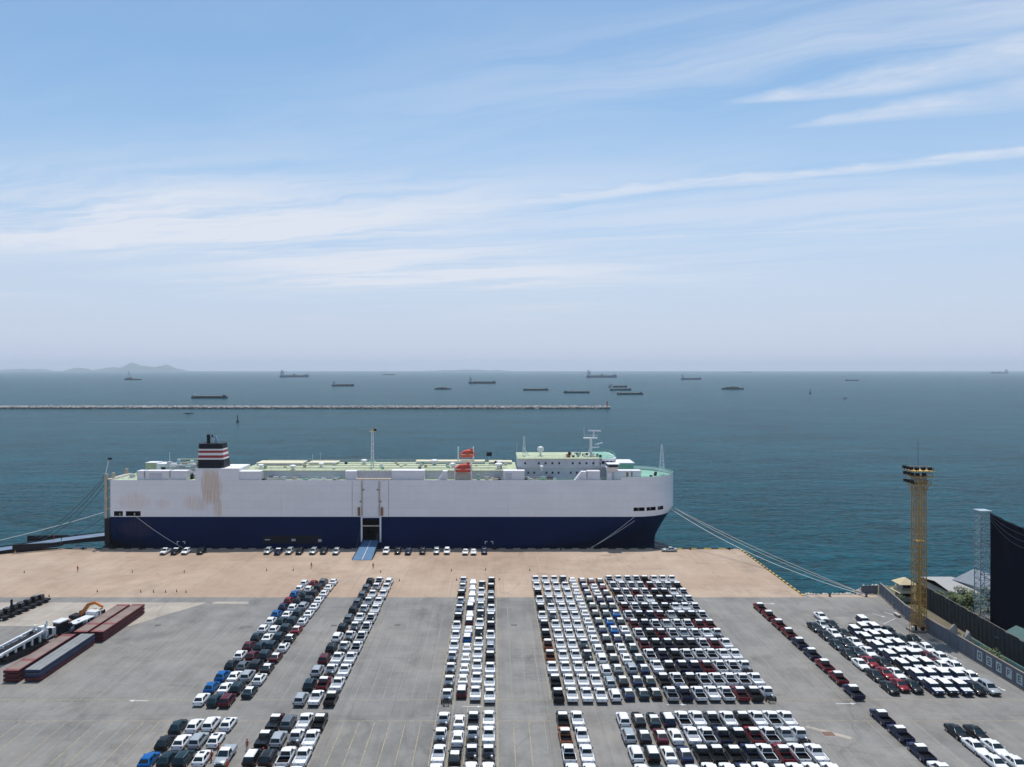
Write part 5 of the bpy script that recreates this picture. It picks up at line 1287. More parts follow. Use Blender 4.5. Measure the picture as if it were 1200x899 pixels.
lput(m2, 'slew_drum', MB().tube([(1.45, .4, 2.0), (1.6, .4, 2.0)], .75, 'machine_white', 14))
lput(m2, 'winch', MB().tube([(-1.1, 5.9, 2.4), (1.1, 5.9, 2.4)], .6, 'steel_dark', 10).box(-1.2, 1.2, 5.2, 6.6, 1.5, 1.9, 'steel_dark'))
for yy in (-5.0, -2.6, 1.5, 3.4, 5.4):
    for s_ in (-1, 1): lput(m2, 'wheel', wheel_mb(s_ * 1.35, yy, .62, .62, .5))
rn = random.Random(31)
for mch, zs_, n_, (ya, yb) in ((m1, 1.5, 26, (-7.5, 6.4)), (m2, 1.5, 22, (-4, 6.6))):
    for k in range(n_):
        x_ = rn.uniform(-1.7, 1.7); y_ = rn.uniform(ya, yb); w_ = rn.uniform(.12, .4); h_ = rn.uniform(.2, 1.1)
        z_ = zs_ + rn.uniform(-.6, 1.2)
        lput(mch, 'fitting', MB().box(x_ - w_, x_ + w_, y_ - w_, y_ + w_, z_ - .2, z_ + h_, rn.choice(('machine_white', 'machine_hose', 'machine_hose', 'steel_silver', 'rust'))))
    for k in range(5):
        y_ = rn.uniform(ya, yb); s_ = rn.choice((-1, 1))
        lput(mch, 'hose', MB().tube([(s_ * 1.3, y_, 1.4), (s_ * 1.75, y_ + .5, 2.3), (s_ * 1.4, y_ + 1.4, 2.0), (s_ * 1.2, y_ + 2.0, 1.3)], .07, 'machine_hose', 5))
m3 = empty('excavator', (-98.6, 185.0, 0), R(-100), 'orange excavator arm raised behind the white crane', 'excavator')
for s_ in (-1, 1): lput(m3, 'crawler_track', MB().hexa([(s_ * 1.1 - .3, -1.7, .02), (s_ * 1.1 + .3, -1.7, .02), (s_ * 1.1 + .3, 1.7, .02), (s_ * 1.1 - .3, 1.7, .02), (s_ * 1.1 - .3, -2.0, .8), (s_ * 1.1 + .3, -2.0, .8), (s_ * 1.1 + .3, 2.0, .8), (s_ * 1.1 - .3, 2.0, .8)], 'tyre'))
lput(m3, 'upper_body', MB().box(-1.2, 1.2, -2.0, .6, .9, 1.75, 'steel_dark'))
lput(m3, 'cab', MB().box(-1.2, -.2, -.3, 1.1, 1.752, 2.5, 'steel_dark'))
lput(m3, 'boom', MB().obox((.2, .2, 1.5), (.2, 2.6, 4.4), .5, .75, 'machine_orange').obox((.2, 2.4, 4.3), (.2, 4.4, 4.9), .45, .65, 'machine_orange'))
lput(m3, 'stick', MB().obox((.2, 4.2, 4.9), (.2, 6.3, 4.0), .38, .5, 'machine_orange'))
lput(m3, 'hydraulic_ram', MB().tube([(.2, .9, 1.7), (.2, 6.2, 3.6)], .12, 'steel_dark', 8))
for i in range(7):                                          # dark terminal tractors in a row
    y = 186.5 + i * 2.35; x = -118.9 + i * .28
    o = empty('tow_tractor', (x, y, 0), R(90 + vr.uniform(-4, 4)), 'dark tow tractor parked in the row at the frame edge, %s from the ship' % ORD[7 - i], 'tractor', 'dark tow tractors in a row')
    lput(o, 'chassis', MB().box(-.85, .85, -2.4, 2.2, .45, .95, 'steel_dark'))
    lput(o, 'hood', MB().box(-.75, .75, .5, 2.1, .952, 1.45, 'plastic_black'))
    lput(o, 'cab', MB().hexa([(-.7, -.9, .95), (.7, -.9, .95), (.7, .4, .95), (-.7, .4, .95), (-.6, -.8, 2.0 + (i % 3) * .15), (.6, -.8, 2.0 + (i % 3) * .15), (.6, .2, 2.0 + (i % 3) * .15), (-.6, .2, 2.0 + (i % 3) * .15)], 'window_dark'))
    if i == 1: lput(o, 'mast', MB().obox((0, -1.5, .9), (0, -1.5, 4.2), .45, .35, 'steel_dark'))
    for yy in (1.4, -1.5):
        for s_ in (-1, 1): lput(o, 'wheel', wheel_mb(s_ * .8, yy, .42, .42, .34))

# ------------------------------------------------------------------ floodlight tower
TX, TY = 97.2, 178.6
tw = empty('floodlight_tower', (TX, TY, 0), 0, 'tall yellow lattice floodlight tower at the yard wall', 'light tower')
to_ = (TX, TY, 0)
for s_ in (-1, 1):
    lt = lattice(MB(), TX + s_ * .92, TY, .0, 35.5, .55, .5, 1.45, .085, 'tower_yellow')
    lt.build('lattice_column', tw, org=to_)
for k in range(9):
    z_ = 3.5 + k * 3.9
    for s_ in (-.5, .5): MB().obox((TX - .6, TY + s_, z_ + .3 - .6 * s_), (TX + .6, TY + s_, z_ + .3 + .6 * s_), .1, .1, 'tower_yellow').build('tie_bar', tw, org=to_)
MB().box(TX - .7, TX + 1.0, TY - .75, TY + .75, 20.6, 20.75, 'tower_ochre').build('rest_platform', tw, org=to_)
MB().obox((TX, TY - .55, .2), (TX, TY - .55, 35), .3, .06, 'tower_ochre').build('ladder', tw, org=to_)
for z_, w_, d_ in ((33.6, 1.9, 1.5), (35.4, 2.1, 1.8), (36.7, 2.3, 1.8)):
    b = MB().prism([(TX - w_, TY - d_), (TX + w_ + .4, TY - d_ - .2), (TX + w_, TY + d_), (TX - w_, TY + d_)], z_, z_ + .16, 'tower_ochre')
    b.build('light_platform', tw, org=to_)
    for q in ((TX - w_, TY - d_, TX + w_, TY - d_), (TX + w_, TY - d_, TX + w_, TY + d_), (TX - w_, TY + d_, TX + w_, TY + d_), (TX - w_, TY - d_, TX - w_, TY + d_)):
        r_ = MB().obox((q[0], q[1], z_ + .9), (q[2], q[3], z_ + .9), .09, .09, 'tower_yellow')
        for k in range(5):
            t_ = k / 4; xx, yy = q[0] + (q[2] - q[0]) * t_, q[1] + (q[3] - q[1]) * t_
            r_.obox((xx, yy, z_ + .1), (xx, yy, z_ + .9), .08, .08, 'tower_yellow')
        r_.build('platform_rail', tw, org=to_)
    for k in range(3):
        for px_, py_ in ((TX - w_ - .35, TY - d_ + .3 + k * 1.4), (TX - w_ + .6 + k * 1.5, TY - d_ - .35)):
            if z_ < 34 and px_ > TX - 1.7: continue
            if z_ == 35.4 and px_ > TX: continue
            f_ = MB().box(px_ - .35, px_ + .35, py_ - .35, py_ + .35, z_ + .45, z_ + 1.1, 'steel_dark').obox((px_, py_, z_ + .1), (px_, py_, z_ + .5), .12, .12, 'tower_yellow').build('floodlight', tw, org=to_)
for k in range(6):
    a = k * math.pi / 3
    MB().obox((TX + 1.5 * math.cos(a), TY + .6 * math.sin(a), 31.6), (TX + 2.3 * math.cos(a), TY + 1.5 * math.sin(a), 33.6), .12, .12, 'tower_yellow').build('bracket', tw, org=to_)
MB().obox((TX - .2, TY, 37), (TX - .2, TY, 44), .05, .05, 'steel_dark').build('lightning_rod', tw, org=to_)
MB().box(TX - 2.3, TX + 2.3, TY - 1.4, TY + 1.4, 0, .5, 'wall_cap').build('footing', tw, org=to_)
for x_, h_, mm in ((-1.9, 1.3, 'machine_white'), (-1.3, 1.6, 'steel_dark'), (1.5, 1.5, 'rust'), (.4, 1.2, 'steel_dark')):
    MB().box(TX + x_ - .3, TX + x_ + .3, TY - 1.2, TY - .7, .502, h_, mm).build('control_box', tw, org=to_)
cg = MB()
for k in range(5):
    x_ = TX - 3.2 + k * .55; cg.obox((x_, TY - 2.0 + k * .3, 0), (x_, TY - 2.0 + k * .3, 4.2), .07, .07, 'tower_yellow')
cg.obox((TX - 3.2, TY - 2.0, 4.2), (TX - 1.0, TY - .8, 4.2), .07, .07, 'tower_yellow').obox((TX - 3.2, TY - 2.0, 2.1), (TX - 1.0, TY - .8, 2.1), .07, .07, 'tower_yellow')
cg.build('climb_guard', tw, org=to_)

# ------------------------------------------------------------------ yard wall with letters
wl = empty('yard_wall', (99, 170, 0), 0, 'grey panel wall along the yard edge with letters on white squares', 'wall')
LETTERS = {1: 'O', 2: 'S', 3: 'A', 4: 'F', 5: 'E'}
GLY = {'O': [(0, 0, 1, 5), (3, 0, 4, 5), (1, 0, 3, 1), (1, 4, 3, 5)], 'S': [(0, 0, 4, 1), (3, 1, 4, 2), (0, 2, 4, 3), (0, 3, 1, 4), (0, 4, 4, 5)],
       'A': [(0, 0, 1, 4), (3, 0, 4, 4), (1, 4, 3, 5), (1, 2, 3, 2.8)], 'F': [(0, 0, 1, 5), (1, 4, 4, 5), (1, 2, 3, 3)], 'E': [(0, 0, 1, 5), (1, 0, 4, 1), (1, 2, 3.5, 3), (1, 4, 4, 5)]}
path = [(102.2, 207.0), (98.6, 187.0), (98.7, 100.0)]
WH = 3.3
def wall_panels():
    first_letter_y = 159.5
    segs = []
    for k in range(len(path) - 1):
        a, c = Vector(path[k]), Vector(path[k + 1]); L = (c - a).length; n = round(L / 3.05)
        for i in range(n): segs.append((a + (c - a) * (i / n), a + (c - a) * ((i + 1) / n)))
    li = 0
    for a, c in segs:
        d_ = (c - a).normalized(); s_ = Vector((-d_.y, d_.x))          # points away from the yard
        if s_.x < 0: s_ = -s_
        p0, p1 = a + d_ * .13, c - d_ * .13
        b = MB().prism([tuple(p0), tuple(p1), tuple(p1 + s_ * .10), tuple(p0 + s_ * .10)], .05, WH - .12, 'wall_grey').build('wall_panel', wl)
        MB().prism([tuple(a - d_ * .125 - s_ * .06), tuple(a + d_ * .125 - s_ * .06), tuple(a + d_ * .125 + s_ * .2), tuple(a - d_ * .125 + s_ * .2)], 0, WH - .125, 'wall_grey').build('wall_post', wl)
        MB().prism([tuple(a - s_ * .1), tuple(c - s_ * .1), tuple(c + s_ * .25), tuple(a + s_ * .25)], WH - .118, WH + .05, 'wall_cap').build('wall_cap', wl)
        MB().prism([tuple(p0 - s_ * .12), tuple(p1 - s_ * .12), tuple(p1 - s_ * .004), tuple(p0 - s_ * .004)], 0.0, .3, 'wall_cap').build('wall_plinth', wl)
        if a.y <= first_letter_y + 1.5 and li < 5:
            li += 1; ch = LETTERS[li]; m_ = (a + c) / 2
            x_ = m_.x - .004; w_ = .82
            MB().box(x_ - .025, x_, m_.y - w_, m_.y + w_, .75, 2.65, 'sign_white').build('sign_square', wl)
            g = MB()
            for (u0, v0, u1, v1) in GLY[ch]:
                # letters face the yard, read from far to near
                g.box(x_ - .045, x_ - .027, m_.y + .46 - u1 * .23, m_.y + .46 - u0 * .23, 1.1 + v0 * .25, 1.1 + v1 * .25, 'letter_dark')
            o = g.build('letter', wl); o['label'] = 'dark letter %s on its white square' % ch
wall_panels()
for k in range(5):                                          # chain fence returning to the rocks
    xa = 98.0 + k * .85
    MB().obox((xa, 208.2, -.3), (xa, 208.2, 2.3), .09, .09, 'steel_silver').build('fence_post', wl)
MB().box(97.9, 102.3, 208.15, 208.2, 0.1, 2.2, 'wall_grey').build('mesh_panel', wl)
o = MB().box(97.4, 98.1, 188.2, 190.4, 0, .45, 'wall_cap').box(97.3, 98.15, 188.1, 190.5, .452, .62, 'rock_pale').build('concrete_trough', org=(97.75, 189.3, 0)); tag(o, 'pale low concrete trough lying at the foot of the wall', 'trough')

# second, darker wall beyond
w2 = empty('boundary_wall', (107, 175, 0), 0, 'tall dark weathered sheet wall behind the scrub strip', 'wall')
y_ = 200.0; i = 0
while y_ > 120:
    x_ = 108.4 - (200 - y_) * .055
    MB().box(x_ + .06, x_ + .16, y_ - 1.52, y_ - .04, 0, 5.3 + .12 * math.sin(i * 2.1), 'wall_dark').build('wall_sheet', w2)
    MB().box(x_ - .04, x_ + .055, y_ - .1, y_ + .06, 0, 5.3, 'wall_dark').build('wall_post', w2)
    MB().box(x_ - .06, x_ + .058, y_ - 1.555, y_ + .06, 5.45, 5.55, 'wall_cap').build('top_rail', w2)
    y_ -= 1.62; i += 1

# scrub, trees, boulders
def crown_mesh(rn, rx, ry, rz, n, size, zc):
    b = MB(); lobes = [(rn.uniform(-.55, .55) * rx, rn.uniform(-.55, .55) * ry, zc + rn.uniform(-.5, .5) * rz, rn.uniform(.35, .6)) for _ in range(9)]
    for i in range(n):
        lx, ly, lz, lr = rn.choice(lobes)
        a, ct = rn.uniform(0, 6.283), rn.uniform(-.7, 1); st = math.sqrt(max(0, 1 - ct * ct)); q = lr * rn.uniform(.55, 1.05)
        p = Vector((lx + rx * q * st * math.cos(a), ly + ry * q * st * math.sin(a), lz + rz * q * ct))
        u = Vector((rn.uniform(-1, 1), rn.uniform(-1, 1), rn.uniform(-.4, .4))).normalized(); v_ = u.cross(Vector((rn.uniform(-.5, .5), rn.uniform(-.5, .5), 1))).normalized()
        s_ = size * rn.uniform(.6, 1.3)
        b.add([p - u * s_, p - v_ * s_ * .5, p + u * s_, p + v_ * s_ * .5], [(0, 1, 2, 3)], 'leaf_%d' % rn.choice((0, 0, 1, 1, 2, 3)))
    return b
def tree(x, y, h, r, label, seed, group):
    rn = random.Random(seed); root = empty('tree', (x, y, 0), 0, label, 'tree', group)
    b = MB().tube([(0, 0, 0), (.08, .05, h * .3), (.02, .1, h * .6)], .24, 'bark', 8, .1)
    for k in range(5):
        a = rn.uniform(0, 6.28); b.tube([(.04, .06, h * .38 + k * .2), (r * .5 * math.cos(a), r * .5 * math.sin(a), h * .62 + k * .15)], .1, 'bark', 5, .03)
    lput(root, 'trunk', b); lput(root, 'crown', crown_mesh(rn, r, r, h * .38, 1500, .28, h * .62))
for i, (x, y, h, r, lb) in enumerate(((112.5, 190.5, 5.6, 2.6, 'leafy green tree behind the dark wall, nearest to the grey roof'), (113.4, 186.2, 6.6, 2.9, 'leafy green tree behind the dark wall, next to the lattice mast'),
                                      (116.5, 189.5, 6.0, 2.8, 'leafy green tree between the dark wall and the white roof'), (110.8, 195.0, 4.6, 2.0, 'small green tree at the far end of the dark wall'), (110.6, 182.2, 5.2, 1.9, 'small dark tree at the foot of the lattice mast'), (117.5, 196.0, 5.4, 3.0, 'wide green tree in front of the pale shed roof'), (121.5, 192.0, 6.2, 3.0, 'green tree in front of the warehouse gable'), (109.6, 199.6, 3.8, 1.7, 'low green tree between pavilion and dark wall'))):
    tree(x, y, h, r, lb, 30 + i, 'trees behind the dark wall')
rn = random.Random(17); yy = 198.0; i = 0
while yy > 128:
    x_ = rn.uniform(100.6, 104.4); hh = rn.uniform(1.2, 2.6); rr = rn.uniform(1.1, 2.0)
    root = empty('shrub', (x_, yy, 0), 0, 'scrubby green bush between the two walls, %s from the sea' % (ORD[i + 1] if i < 20 else 'last'), 'shrub', 'bushes between the walls')
    lput(root, 'stem', MB().tube([(0, 0, 0), (.05, .05, hh * .6)], .08, 'bark', 5, .03)); lput(root, 'foliage', crown_mesh(rn, rr, rr * 1.2, hh * .6, 420, .24, hh * .55))
    yy -= rn.uniform(3.4, 4.6); i += 1
for x_, y_, s_, lb in ((100.9, 171.5, 1.4, 'tall pale boulder behind the yard wall, farther one'), (101.3, 166.8, 1.2, 'pale boulder behind the yard wall, closer to the letters')):
    b = MB().rock((0, 0, 1.4), (1.1, 1.0, 2.4 * s_), 'rock_pale', rn); o = put('boulder', b.mesh('boulder'), None, (x_, y_, 0)); tag(o, lb, 'boulder')
o = MB().prism([(103.2, 172), (104.6, 172), (104.2, 140), (102.8, 140)], .0, 1.5, 'roof_teal', [(103.6, 172), (104.0, 172), (103.7, 140), (103.3, 140)]).build('tarpaulin_heap', org=(103.7, 156, 0)); tag(o, 'long teal tarpaulin heap lying between the two walls', 'tarpaulin')

# ------------------------------------------------------------------ buildings beyond the wall
def gable(name, x, y, w, d, h, rh, roofm, label, hip=0.0, rz=0.0, roof2=None):
    root = empty(name, (x, y, -.02), rz, label, 'building')
    lput(root, 'wall', MB().box(-w / 2, w / 2, -d / 2, d / 2, 0, h, 'house_wall'))
    e = .5; x0, x1, y0, y1 = -w / 2 - e, w / 2 + e, -d / 2 - e, d / 2 + e
    A, B, C_, D_ = (x0, y0, h), (x1, y0, h), (x1, y1, h), (x0, y1, h); R0, R1 = (0, y0 + hip, h + rh), (0, y1 - hip, h + rh)
    for vs in ((A, R0, R1, D_), (B, C_, R1, R0)):
        mm = roofm if vs[0] == A or roof2 is None else roof2
        up = [Vector(p) + Vector((0, 0, .12)) for p in vs]; lo = [Vector(p) for p in vs]
        lput(root, 'roof_slope', MB().add(lo + up, [(3, 2, 1, 0), (4, 5, 6, 7), (0, 1, 5, 4), (1, 2, 6, 5), (2, 3, 7, 6), (3, 0, 4, 7)], mm))
    for vs in ((A, B, R0), (C_, D_, R1)):
        up = [Vector(p) + Vector((0, 0, .12)) for p in vs]
        lput(root, 'roof_end' if hip else 'gable_wall', MB().add([Vector(p) + Vector((0, 0, .004)) for p in vs] + up, [(2, 1, 0), (3, 4, 5), (0, 1, 4, 3), (1, 2, 5, 4), (2, 0, 3, 5)], roofm if hip else 'house_wall'))
    for k in (-1, 1):
        lput(root, 'window', MB().box(k * w * .25 - .5, k * w * .25 + .5, -d / 2 - .04, -d / 2 - .003, h * .35, h * .75, 'window_dark'))
    return root
# two-tier pavilion
pv = empty('guard_pavilion', (106.4, 202.4, -.02), 0, 'small pavilion with two stacked cream hip roofs beside the tower', 'pavilion')
for z0, s_, rh in ((2.5, 2.6, .9), (4.6, 2.3, 1.3)):
    lput(pv, 'wall', MB().box(-s_ * .62, s_ * .62, -s_ * .62, s_ * .62, z0 - 2.5 if z0 < 3 else 3.3, z0, 'house_wall'))
    lput(pv, 'window', MB().box(-s_ * .5, s_ * .5, -s_ * .62 - .03, -s_ * .62 - .003, z0 - 1.1, z0 - .3, 'window_dark'))
    lput(pv, 'hip_roof', MB().prism([(-s_, -s_), (s_, -s_), (s_, s_), (-s_, s_)], z0 + .002, z0 + rh, 'roof_cream', [(-.35, -.35), (.35, -.35), (.35, .35), (-.35, .35)]))
gable('storage_shed', 121.0, 206.5, 15, 8, 2.8, 1.0, 'roof_white', 'low shed with pale grey roof beyond the trees', rz=R(90))
gable('warehouse', 131.5, 201.0, 14, 17, 4.0, 2.2, 'roof_slate', 'warehouse with one slate and one white roof slope beside the mast', rz=R(18), roof2='roof_white')
gable('tent_shed', 112.5, 158.0, 9, 16, 3.0, 2.2, 'roof_teal', 'shed with teal and ochre roof in front of the navy net', rz=R(8), roof2='roof_ochre')
# navy dust net on lattice masts
NX, NY, NZ = 112.4, 179.6, 27.3
nm = empty('net_mast', (NX, NY, 0), 0, 'silver lattice mast at the edge of the navy net', 'mast', 'masts of the navy net')
lattice(MB(), NX, NY, 0, NZ, 1.15, 1.15, 1.3, .11, 'steel_silver').build('lattice', nm)
MB().box(NX - 1.4, NX + 1.4, NY - 1.4, NY + 1.4, NZ + .08, NZ + .28, 'steel_silver').build('mast_cap', nm)
nm2 = empty('net_mast', (109.6, 150, 0), 0, 'silver lattice mast holding the near side of the navy net', 'mast', 'masts of the navy net')
lattice(MB(), 109.6, 150.0, 0, NZ, 1.15, 1.15, 1.3, .15, 'steel_silver').build('lattice', nm2)
net = empty('dust_net', (111, 165, 0), 0, 'huge dark navy net hung between lattice masts', 'net')
b = MB(); nu, nv = 34, 20; vs = []
A_, C_ = Vector((NX + .9, NY - 1.3, 0)), Vector((109.7, 151.3, 0))
for lay in (0, .05):
    for j in range(nv + 1):
        for i in range(nu + 1):
            u, v = i / nu, j / nv; p = A_ + (C_ - A_) * u
            top = NZ - 3.4 * 4 * u * (1 - u) * .22
            x = p.x + .5 * math.sin(math.pi * u) * math.sin(math.pi * v) + .12 * math.sin(u * 31 + v * 3) * v + lay
            vs.append((x, p.y, .6 + (top - .6) * v))
n = nu + 1; o2 = (nv + 1) * n
fs = [(j * n + i, j * n + i + 1, (j + 1) * n + i + 1, (j + 1) * n + i) for j in range(nv) for i in range(nu)]
fs += [tuple(q + o2 for q in f[::-1]) for f in fs]
b.add(vs, fs, 'net_navy', True); b.build('net_sheet', net)
for k in range(4):
    pts = []
    for i in range(15):
        u = i / 14; p = A_ + (C_ - A_) * u; sag = (.9 + k * 1.6) * 4 * u * (1 - u) * .5
        pts.append((p.x - .22, p.y, NZ - .2 - k * .35 - sag * 1.3))
    MB().tube(pts, .035, 'net_cable', 5).build('net_cable', net)

# ------------------------------------------------------------------ breakwater, buoys
bwk = empty('breakwater', (-350, 1250, SEA), 0, 'long pale rubble breakwater with dark wet foot across the bay', 'breakwater')
BX0, BX1, BYY = -1250.0, 184.0, 1250.0
MB().prism([(BX0, BYY - 9), (BX1, BYY - 9), (BX1 + 6, BYY), (BX1, BYY + 9), (BX0, BYY + 9)], SEA - 1, SEA + 2.9, 'rock_wet', [(BX0, BYY - 3), (BX1 - 4, BYY - 3), (BX1 - 2, BYY), (BX1 - 4, BYY + 3), (BX0, BYY + 3)]).build('core', bwk)
rn = random.Random(23); b = MB(); b2 = MB()
for i in range(5200):
    x_ = rn.uniform(BX0, BX1); t_ = rn.uniform(-1, .6); s_ = rn.uniform(.7, 1.7)
    if t_ < -.62: b2.rock((x_, BYY + t_ * 9.2, SEA + .3 + (1 - abs(t_)) * 3.2), (s_, s_, s_), 'rock_wet', rn)
    else: b.rock((x_, BYY + t_ * 9.2, SEA + .4 + (1 - abs(t_)) * 3.4), (s_ * 1.3, s_ * 1.2, s_ * 1.1), 'rock_rubble', rn)
o = b.build('armour_rock', bwk); o['kind'] = 'stuff'
o = b2.build('wet_rock', bwk); o['kind'] = 'stuff'
bc = empty('beacon', (180, 1250, 1.0), 0, 'small red beacon at the end of the breakwater', 'beacon')
lput(bc, 'tower', MB().lathe([(1.6, 0), (1.5, 1), (1.0, 1.1), (.8, 8.0)], 0, 0, 'beacon_red', 10)); lput(bc, 'lantern', MB().lathe([(1.1, 8.0), (1.1, 8.4), (.7, 8.5), (.7, 9.8), (.1, 10.6)], 0, 0, 'ship_far_white', 10))
lput(bc, 'base_block', MB().box(-3.2, 3.2, -2.5, 2.5, -3.0, -.02, 'rock_rubble'))
def at_sea(u, v): 
    y = 913 * 63.0 / (v - 432.8); return (u - 580) / 913 * y, y
def buoy(u, v, s_, label):
    x, y = at_sea(u, v); o = empty('buoy', (x, y, SEA), 0, label, 'buoy', 'navigation buoys')
    lput(o, 'float', MB().lathe([(1.0 * s_, -.4), (1.3 * s_, .1), (1.2 * s_, .8 * s_), (.5 * s_, 1.1 * s_)], 0, 0, 'steel_dark', 10)); lput(o, 'tower', MB().lathe([(.5 * s_, 1.1 * s_), (.2 * s_, 4.2 * s_), (.5 * s_, 4.3 * s_), (.4 * s_, 5.2 * s_)], 0, 0, 'steel_dark', 6))
buoy(278.5, 494.5, 1.5, 'dark navigation buoy on the water beyond the funnel')
buoy(949.5, 461.5, 2.2, 'tiny dark buoy far out on open water')

# ------------------------------------------------------------------ ships at anchor
def far_ship(u, v, px_len, kind, hullm, flip, label, name='cargo_ship', cat='ship', rz=0.0, hk=1.0):
    x, y = at_sea(u, v); L = px_len * y / 913.0
    if y > 26000: y = 26000
    root = empty(name, (x, y, SEA), (math.pi if flip else 0) + rz, label, cat, 'ships at anchor in the bay')
    w = L * (.16 if kind != 'boat' else .3); h = L * .088 * hk
    # deck plan: stern at -L/2, bow at +L/2
    def plan(k, z): return [(-L / 2 * k, -w / 2 * k), (L * .34 * k, -w / 2 * k), (L * .44 * k, -w * .3 * k), (L / 2 * k, 0), (L * .44 * k, w * .3 * k), (L * .34 * k, w / 2 * k), (-L / 2 * k, w / 2 * k)]
    lput(root, 'hull', MB().prism(plan(.965, 0), -h * .5, h * .62, hullm, plan(1.0, 1)))
    lput(root, 'deck_rim', MB().prism(plan(.998, 0), h * .622, h * .72, hullm))
    if kind in ('bulk', 'tanker', 'coaster'):
        lput(root, 'forecastle', MB().prism([(L * .37, -w * .38), (L * .44, -w * .26), (L * .49, 0), (L * .44, w * .26), (L * .37, w * .38)], h * .721, h * 1.05, hullm))
        a0 = -L * .47; a1 = a0 + L * (.10 if kind != 'coaster' else .14); hh = L * (.105 if kind != 'coaster' else .09)
        sp_ = lput(root, 'superstructure', MB().box(a0, a1, -w * .42, w * .42, h * .721, h * .721 + hh, 'ship_far_white').box(a0 + .2 * (a1 - a0), a1 + L * .008, -w * .55, w * .55, h * .721 + hh * 1.002, h * .721 + hh * 1.25, 'ship_far_white'))
        o = put('bridge_window', MB().box(a1 + L * .0085, a1 + L * .010, -w * .45, w * .45, h * .721 + hh * 1.05, h * .721 + hh * 1.16, 'window_dark').mesh('bridge_window'), root)
        lput(root, 'funnel', MB().box(a0 + .02 * L, a0 + .05 * L, -w * .12, w * .12, h * .72 + hh * 1.26, h * .72 + hh * 1.75, hullm))
        lput(root, 'mast', MB().obox((a1, 0, h * .72 + hh * 1.25), (a1, 0, h * .72 + hh * 2.1), L * .006, L * .006, 'ship_far_tan').obox((L * .42, 0, h), (L * .42, 0, h * 2.2), L * .006, L * .006, 'ship_far_tan'))
        if kind == 'bulk':
            for k in range(5):
                xa = -L * .32 + k * L * .135; lput(root, 'hatch', MB().box(xa, xa + L * .1, -w * .3, w * .3, h * .721, h * .98, 'ship_far_tan'))
        if kind == 'tanker':
            lput(root, 'deck_pipe', MB().box(-L * .33, L * .36, -w * .05, w * .05, h * .8, h * .95, 'ship_far_tan'))
            lput(root, 'manifold', MB().box(-L * .02, L * .03, -w * .4, w * .4, h * .722, h * 1.3, 'ship_far_tan'))
        if kind == 'coaster':
            lput(root, 'hatch', MB().box(-L * .28, L * .32, -w * .33, w * .33, h * .721, h * 1.05, 'ship_far_tan'))
    elif kind == 'barge':
        lput(root, 'coaming', MB().box(-L * .38, L * .34, -w * .36, w * .36, h * .721, h * .92, 'ship_far_tan'))
        lput(root, 'wheelhouse', MB().box(-L * .48, -L * .41, -w * .35, w * .35, h * .721, h * 1.5, 'ship_far_white'))
        lput(root, 'bow_ramp', MB().box(L * .37, L * .43, -w * .3, w * .3, h * .721, h * 1.25, hullm))
    elif kind == 'passenger':
        lput(root, 'accommodation_tier', MB().box(-L * .36, L * .24, -w * .42, w * .42, h * .721, h * 1.25, 'ship_far_tan')); lput(root, 'upper_tier', MB().box(-L * .18, L * .14, -w * .34, w * .34, h * 1.252, h * 1.75, 'ship_far_white'))
        lput(root, 'mast', MB().obox((L * .03, 0, h * 1.75), (L * .03, 0, h * 2.3), L * .012, L * .012, 'ship_far_tan'))
    elif kind == 'tug':
        lput(root, 'wheelhouse', MB().box(-L * .08, L * .22, -w * .36, w * .36, h * .721, h * 1.5, 'ship_far_tan').box(0, L * .16, -w * .26, w * .26, h * 1.502, h * 2.0, 'ship_far_white'))
        lput(root, 'funnel', MB().box(-L * .18, -L * .1, -w * .12, w * .12, h * .721, h * 1.9, hullm)); lput(root, 'mast', MB().obox((L * .06, 0, h * 2), (L * .06, 0, h * 4.0), L * .018, L * .018, 'ship_far_tan'))
    elif kind == 'crane':
        lput(root, 'deck_house', MB().box(-L * .4, -L * .05, -w * .36, w * .36, h * .721, h * 1.6, 'ship_far_tan')); lput(root, 'crane_boom', MB().obox((-L * .12, 0, h * 1.4), (-L * .30, 0, h * 6.5), L * .02, L * .02, 'ship_far_tan').obox((-L * .28, 0, h * 1.5), (-L * .24, 0, h * 5), L * .012, L * .012, 'ship_far_tan'))
        lput(root, 'deck_cargo', MB().box(L * .02, L * .30, -w * .3, w * .3, h * .721, h * 1.15, 'ship_far_white'))
    elif kind == 'boat':
        lput(root, 'wheelhouse', MB().box(-L * .3, L * .02, -w * .3, w * .3, h * .72, h * 2.6, 'ship_far_white')); lput(root, 'mast', MB().obox((L * .1, 0, h * .7), (L * .1, 0, h * 4), L * .02, L * .02, 'ship_far_tan'))
    return root
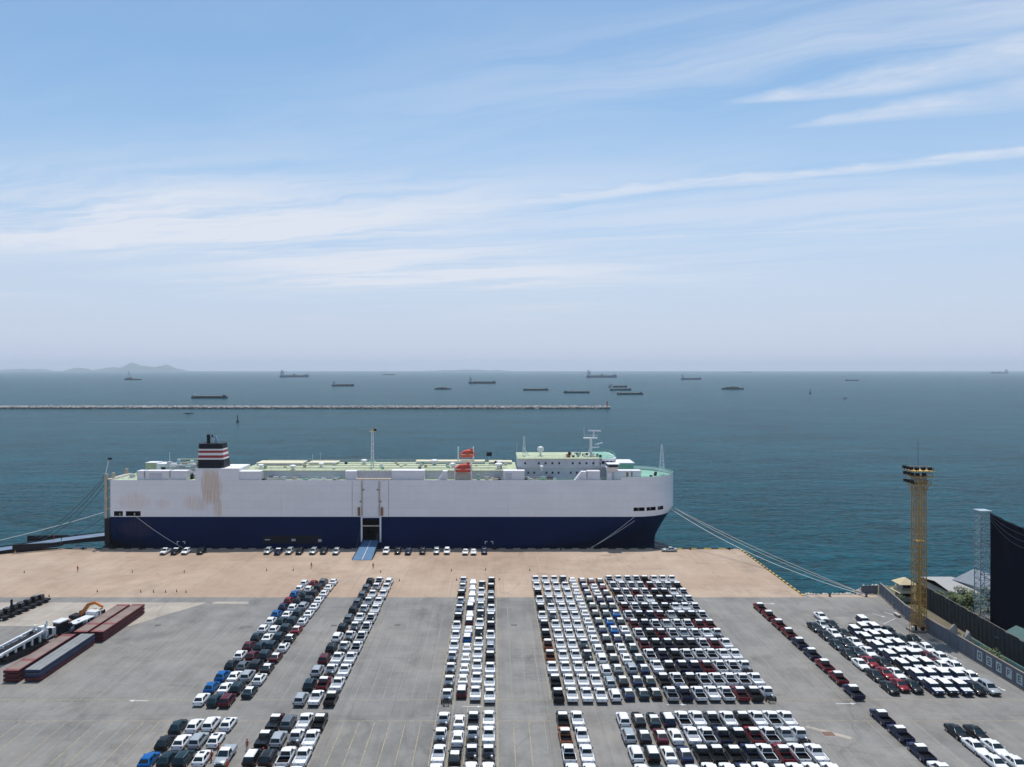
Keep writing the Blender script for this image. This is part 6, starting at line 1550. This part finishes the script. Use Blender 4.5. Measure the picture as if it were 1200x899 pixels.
for a in (
    (345, 442.2, 34, 'tanker', 'ship_far_blue', 0, 'large blue grey tanker near the horizon with bridge at its stern'),
    (156, 445.4, 20, 'crane', 'ship_far_black', 0, 'dark work vessel with a tall boom below the island hills', 'work_vessel'),
    (402, 452.6, 26, 'coaster', 'ship_far_black', 0, 'small dark coaster with white house ahead of the large tanker'),
    (246, 466.8, 42, 'barge', 'ship_far_black', 0, 'long low black barge just beyond the breakwater', 'barge'),
    (456, 439.6, 15, 'barge', 'ship_far_black', 0, 'tiny low ship alone near the horizon above the deck mast'),
    (519, 456.4, 20, 'passenger', 'ship_far_black', 0, 'short dark vessel with a stepped house amidships'),
    (565, 449.6, 32, 'bulk', 'ship_far_black', 0, 'dark bulk carrier with bridge at its stern in mid bay'),
    (628, 457.6, 30, 'barge', 'ship_far_black', 0, 'low dark barge between the bulk carrier and the breakwater', 'barge'),
    (675.5, 460.6, 31, 'barge', 'ship_far_black', 1, 'low dark barge with wheelhouse at its right end', 'barge'),
    (705, 442.6, 36, 'tanker', 'ship_far_blue', 0, 'large grey blue tanker near the horizon above the three clustered ships'),
    (724, 454.0, 22, 'coaster', 'ship_far_black', 0, 'uppermost of three clustered ships, with a tall stern house'),
    (727.5, 457.6, 25, 'bulk', 'ship_far_black', 0, 'middle one of three clustered dark ships'),
    (738.5, 462.4, 31, 'barge', 'ship_far_black', 0, 'lowest of three clustered ships, a long black barge', 'barge'),
    (810, 445.0, 24, 'bulk', 'ship_far_blue', 0, 'blue grey bulk carrier standing apart near the horizon'),
    (859, 456.4, 26, 'passenger', 'ship_far_green', 0, 'dark green vessel with long centred house on open water'),
    (998, 446.2, 16, 'barge', 'ship_far_black', 1, 'short boxy barge far out beyond the floodlight tower', 'barge'),
    (990.5, 467.4, 6, 'boat', 'ship_far_black', 0, 'tiny dark fishing boat below the short barge', 'fishing_boat'),
    (1171, 437.8, 20, 'tanker', 'ship_far_blue', 1, 'faint ship on the horizon above the navy net'),
    (874, 436.8, 12, 'barge', 'ship_far_blue', 0, 'faintest small ship on the horizon above the dark green vessel'),
    (221.5, 484.6, 11, 'boat', 'ship_far_black', 0, 'small dark boat just in front of the breakwater', 'fishing_boat')):
    far_ship(*a[:7], **({'name': a[7]} if len(a) > 7 else {}), hk={'barge': .85}.get(a[3], 1.0))

# ------------------------------------------------------------------ humid air over the sea
hz = bpy.data.materials.new('haze_air'); hz.use_nodes = True
t_ = hz.node_tree; t_.nodes.clear()
vo = t_.nodes.new('ShaderNodeVolumePrincipled'); vo.inputs['Color'].default_value = (.86, .92, 1.0, 1); vo.inputs['Density'].default_value = 4.6e-5; vo.inputs['Anisotropy'].default_value = 0.0
oo = t_.nodes.new('ShaderNodeOutputMaterial'); t_.links.new(vo.outputs[0], oo.inputs['Volume']); MATS['haze_air'] = hz
tag(MB().box(-29000, 29000, -7000, 29000, -7.5, 300, 'haze_air').build('haze'), 'pale humid sea haze', 'haze', kind='stuff')
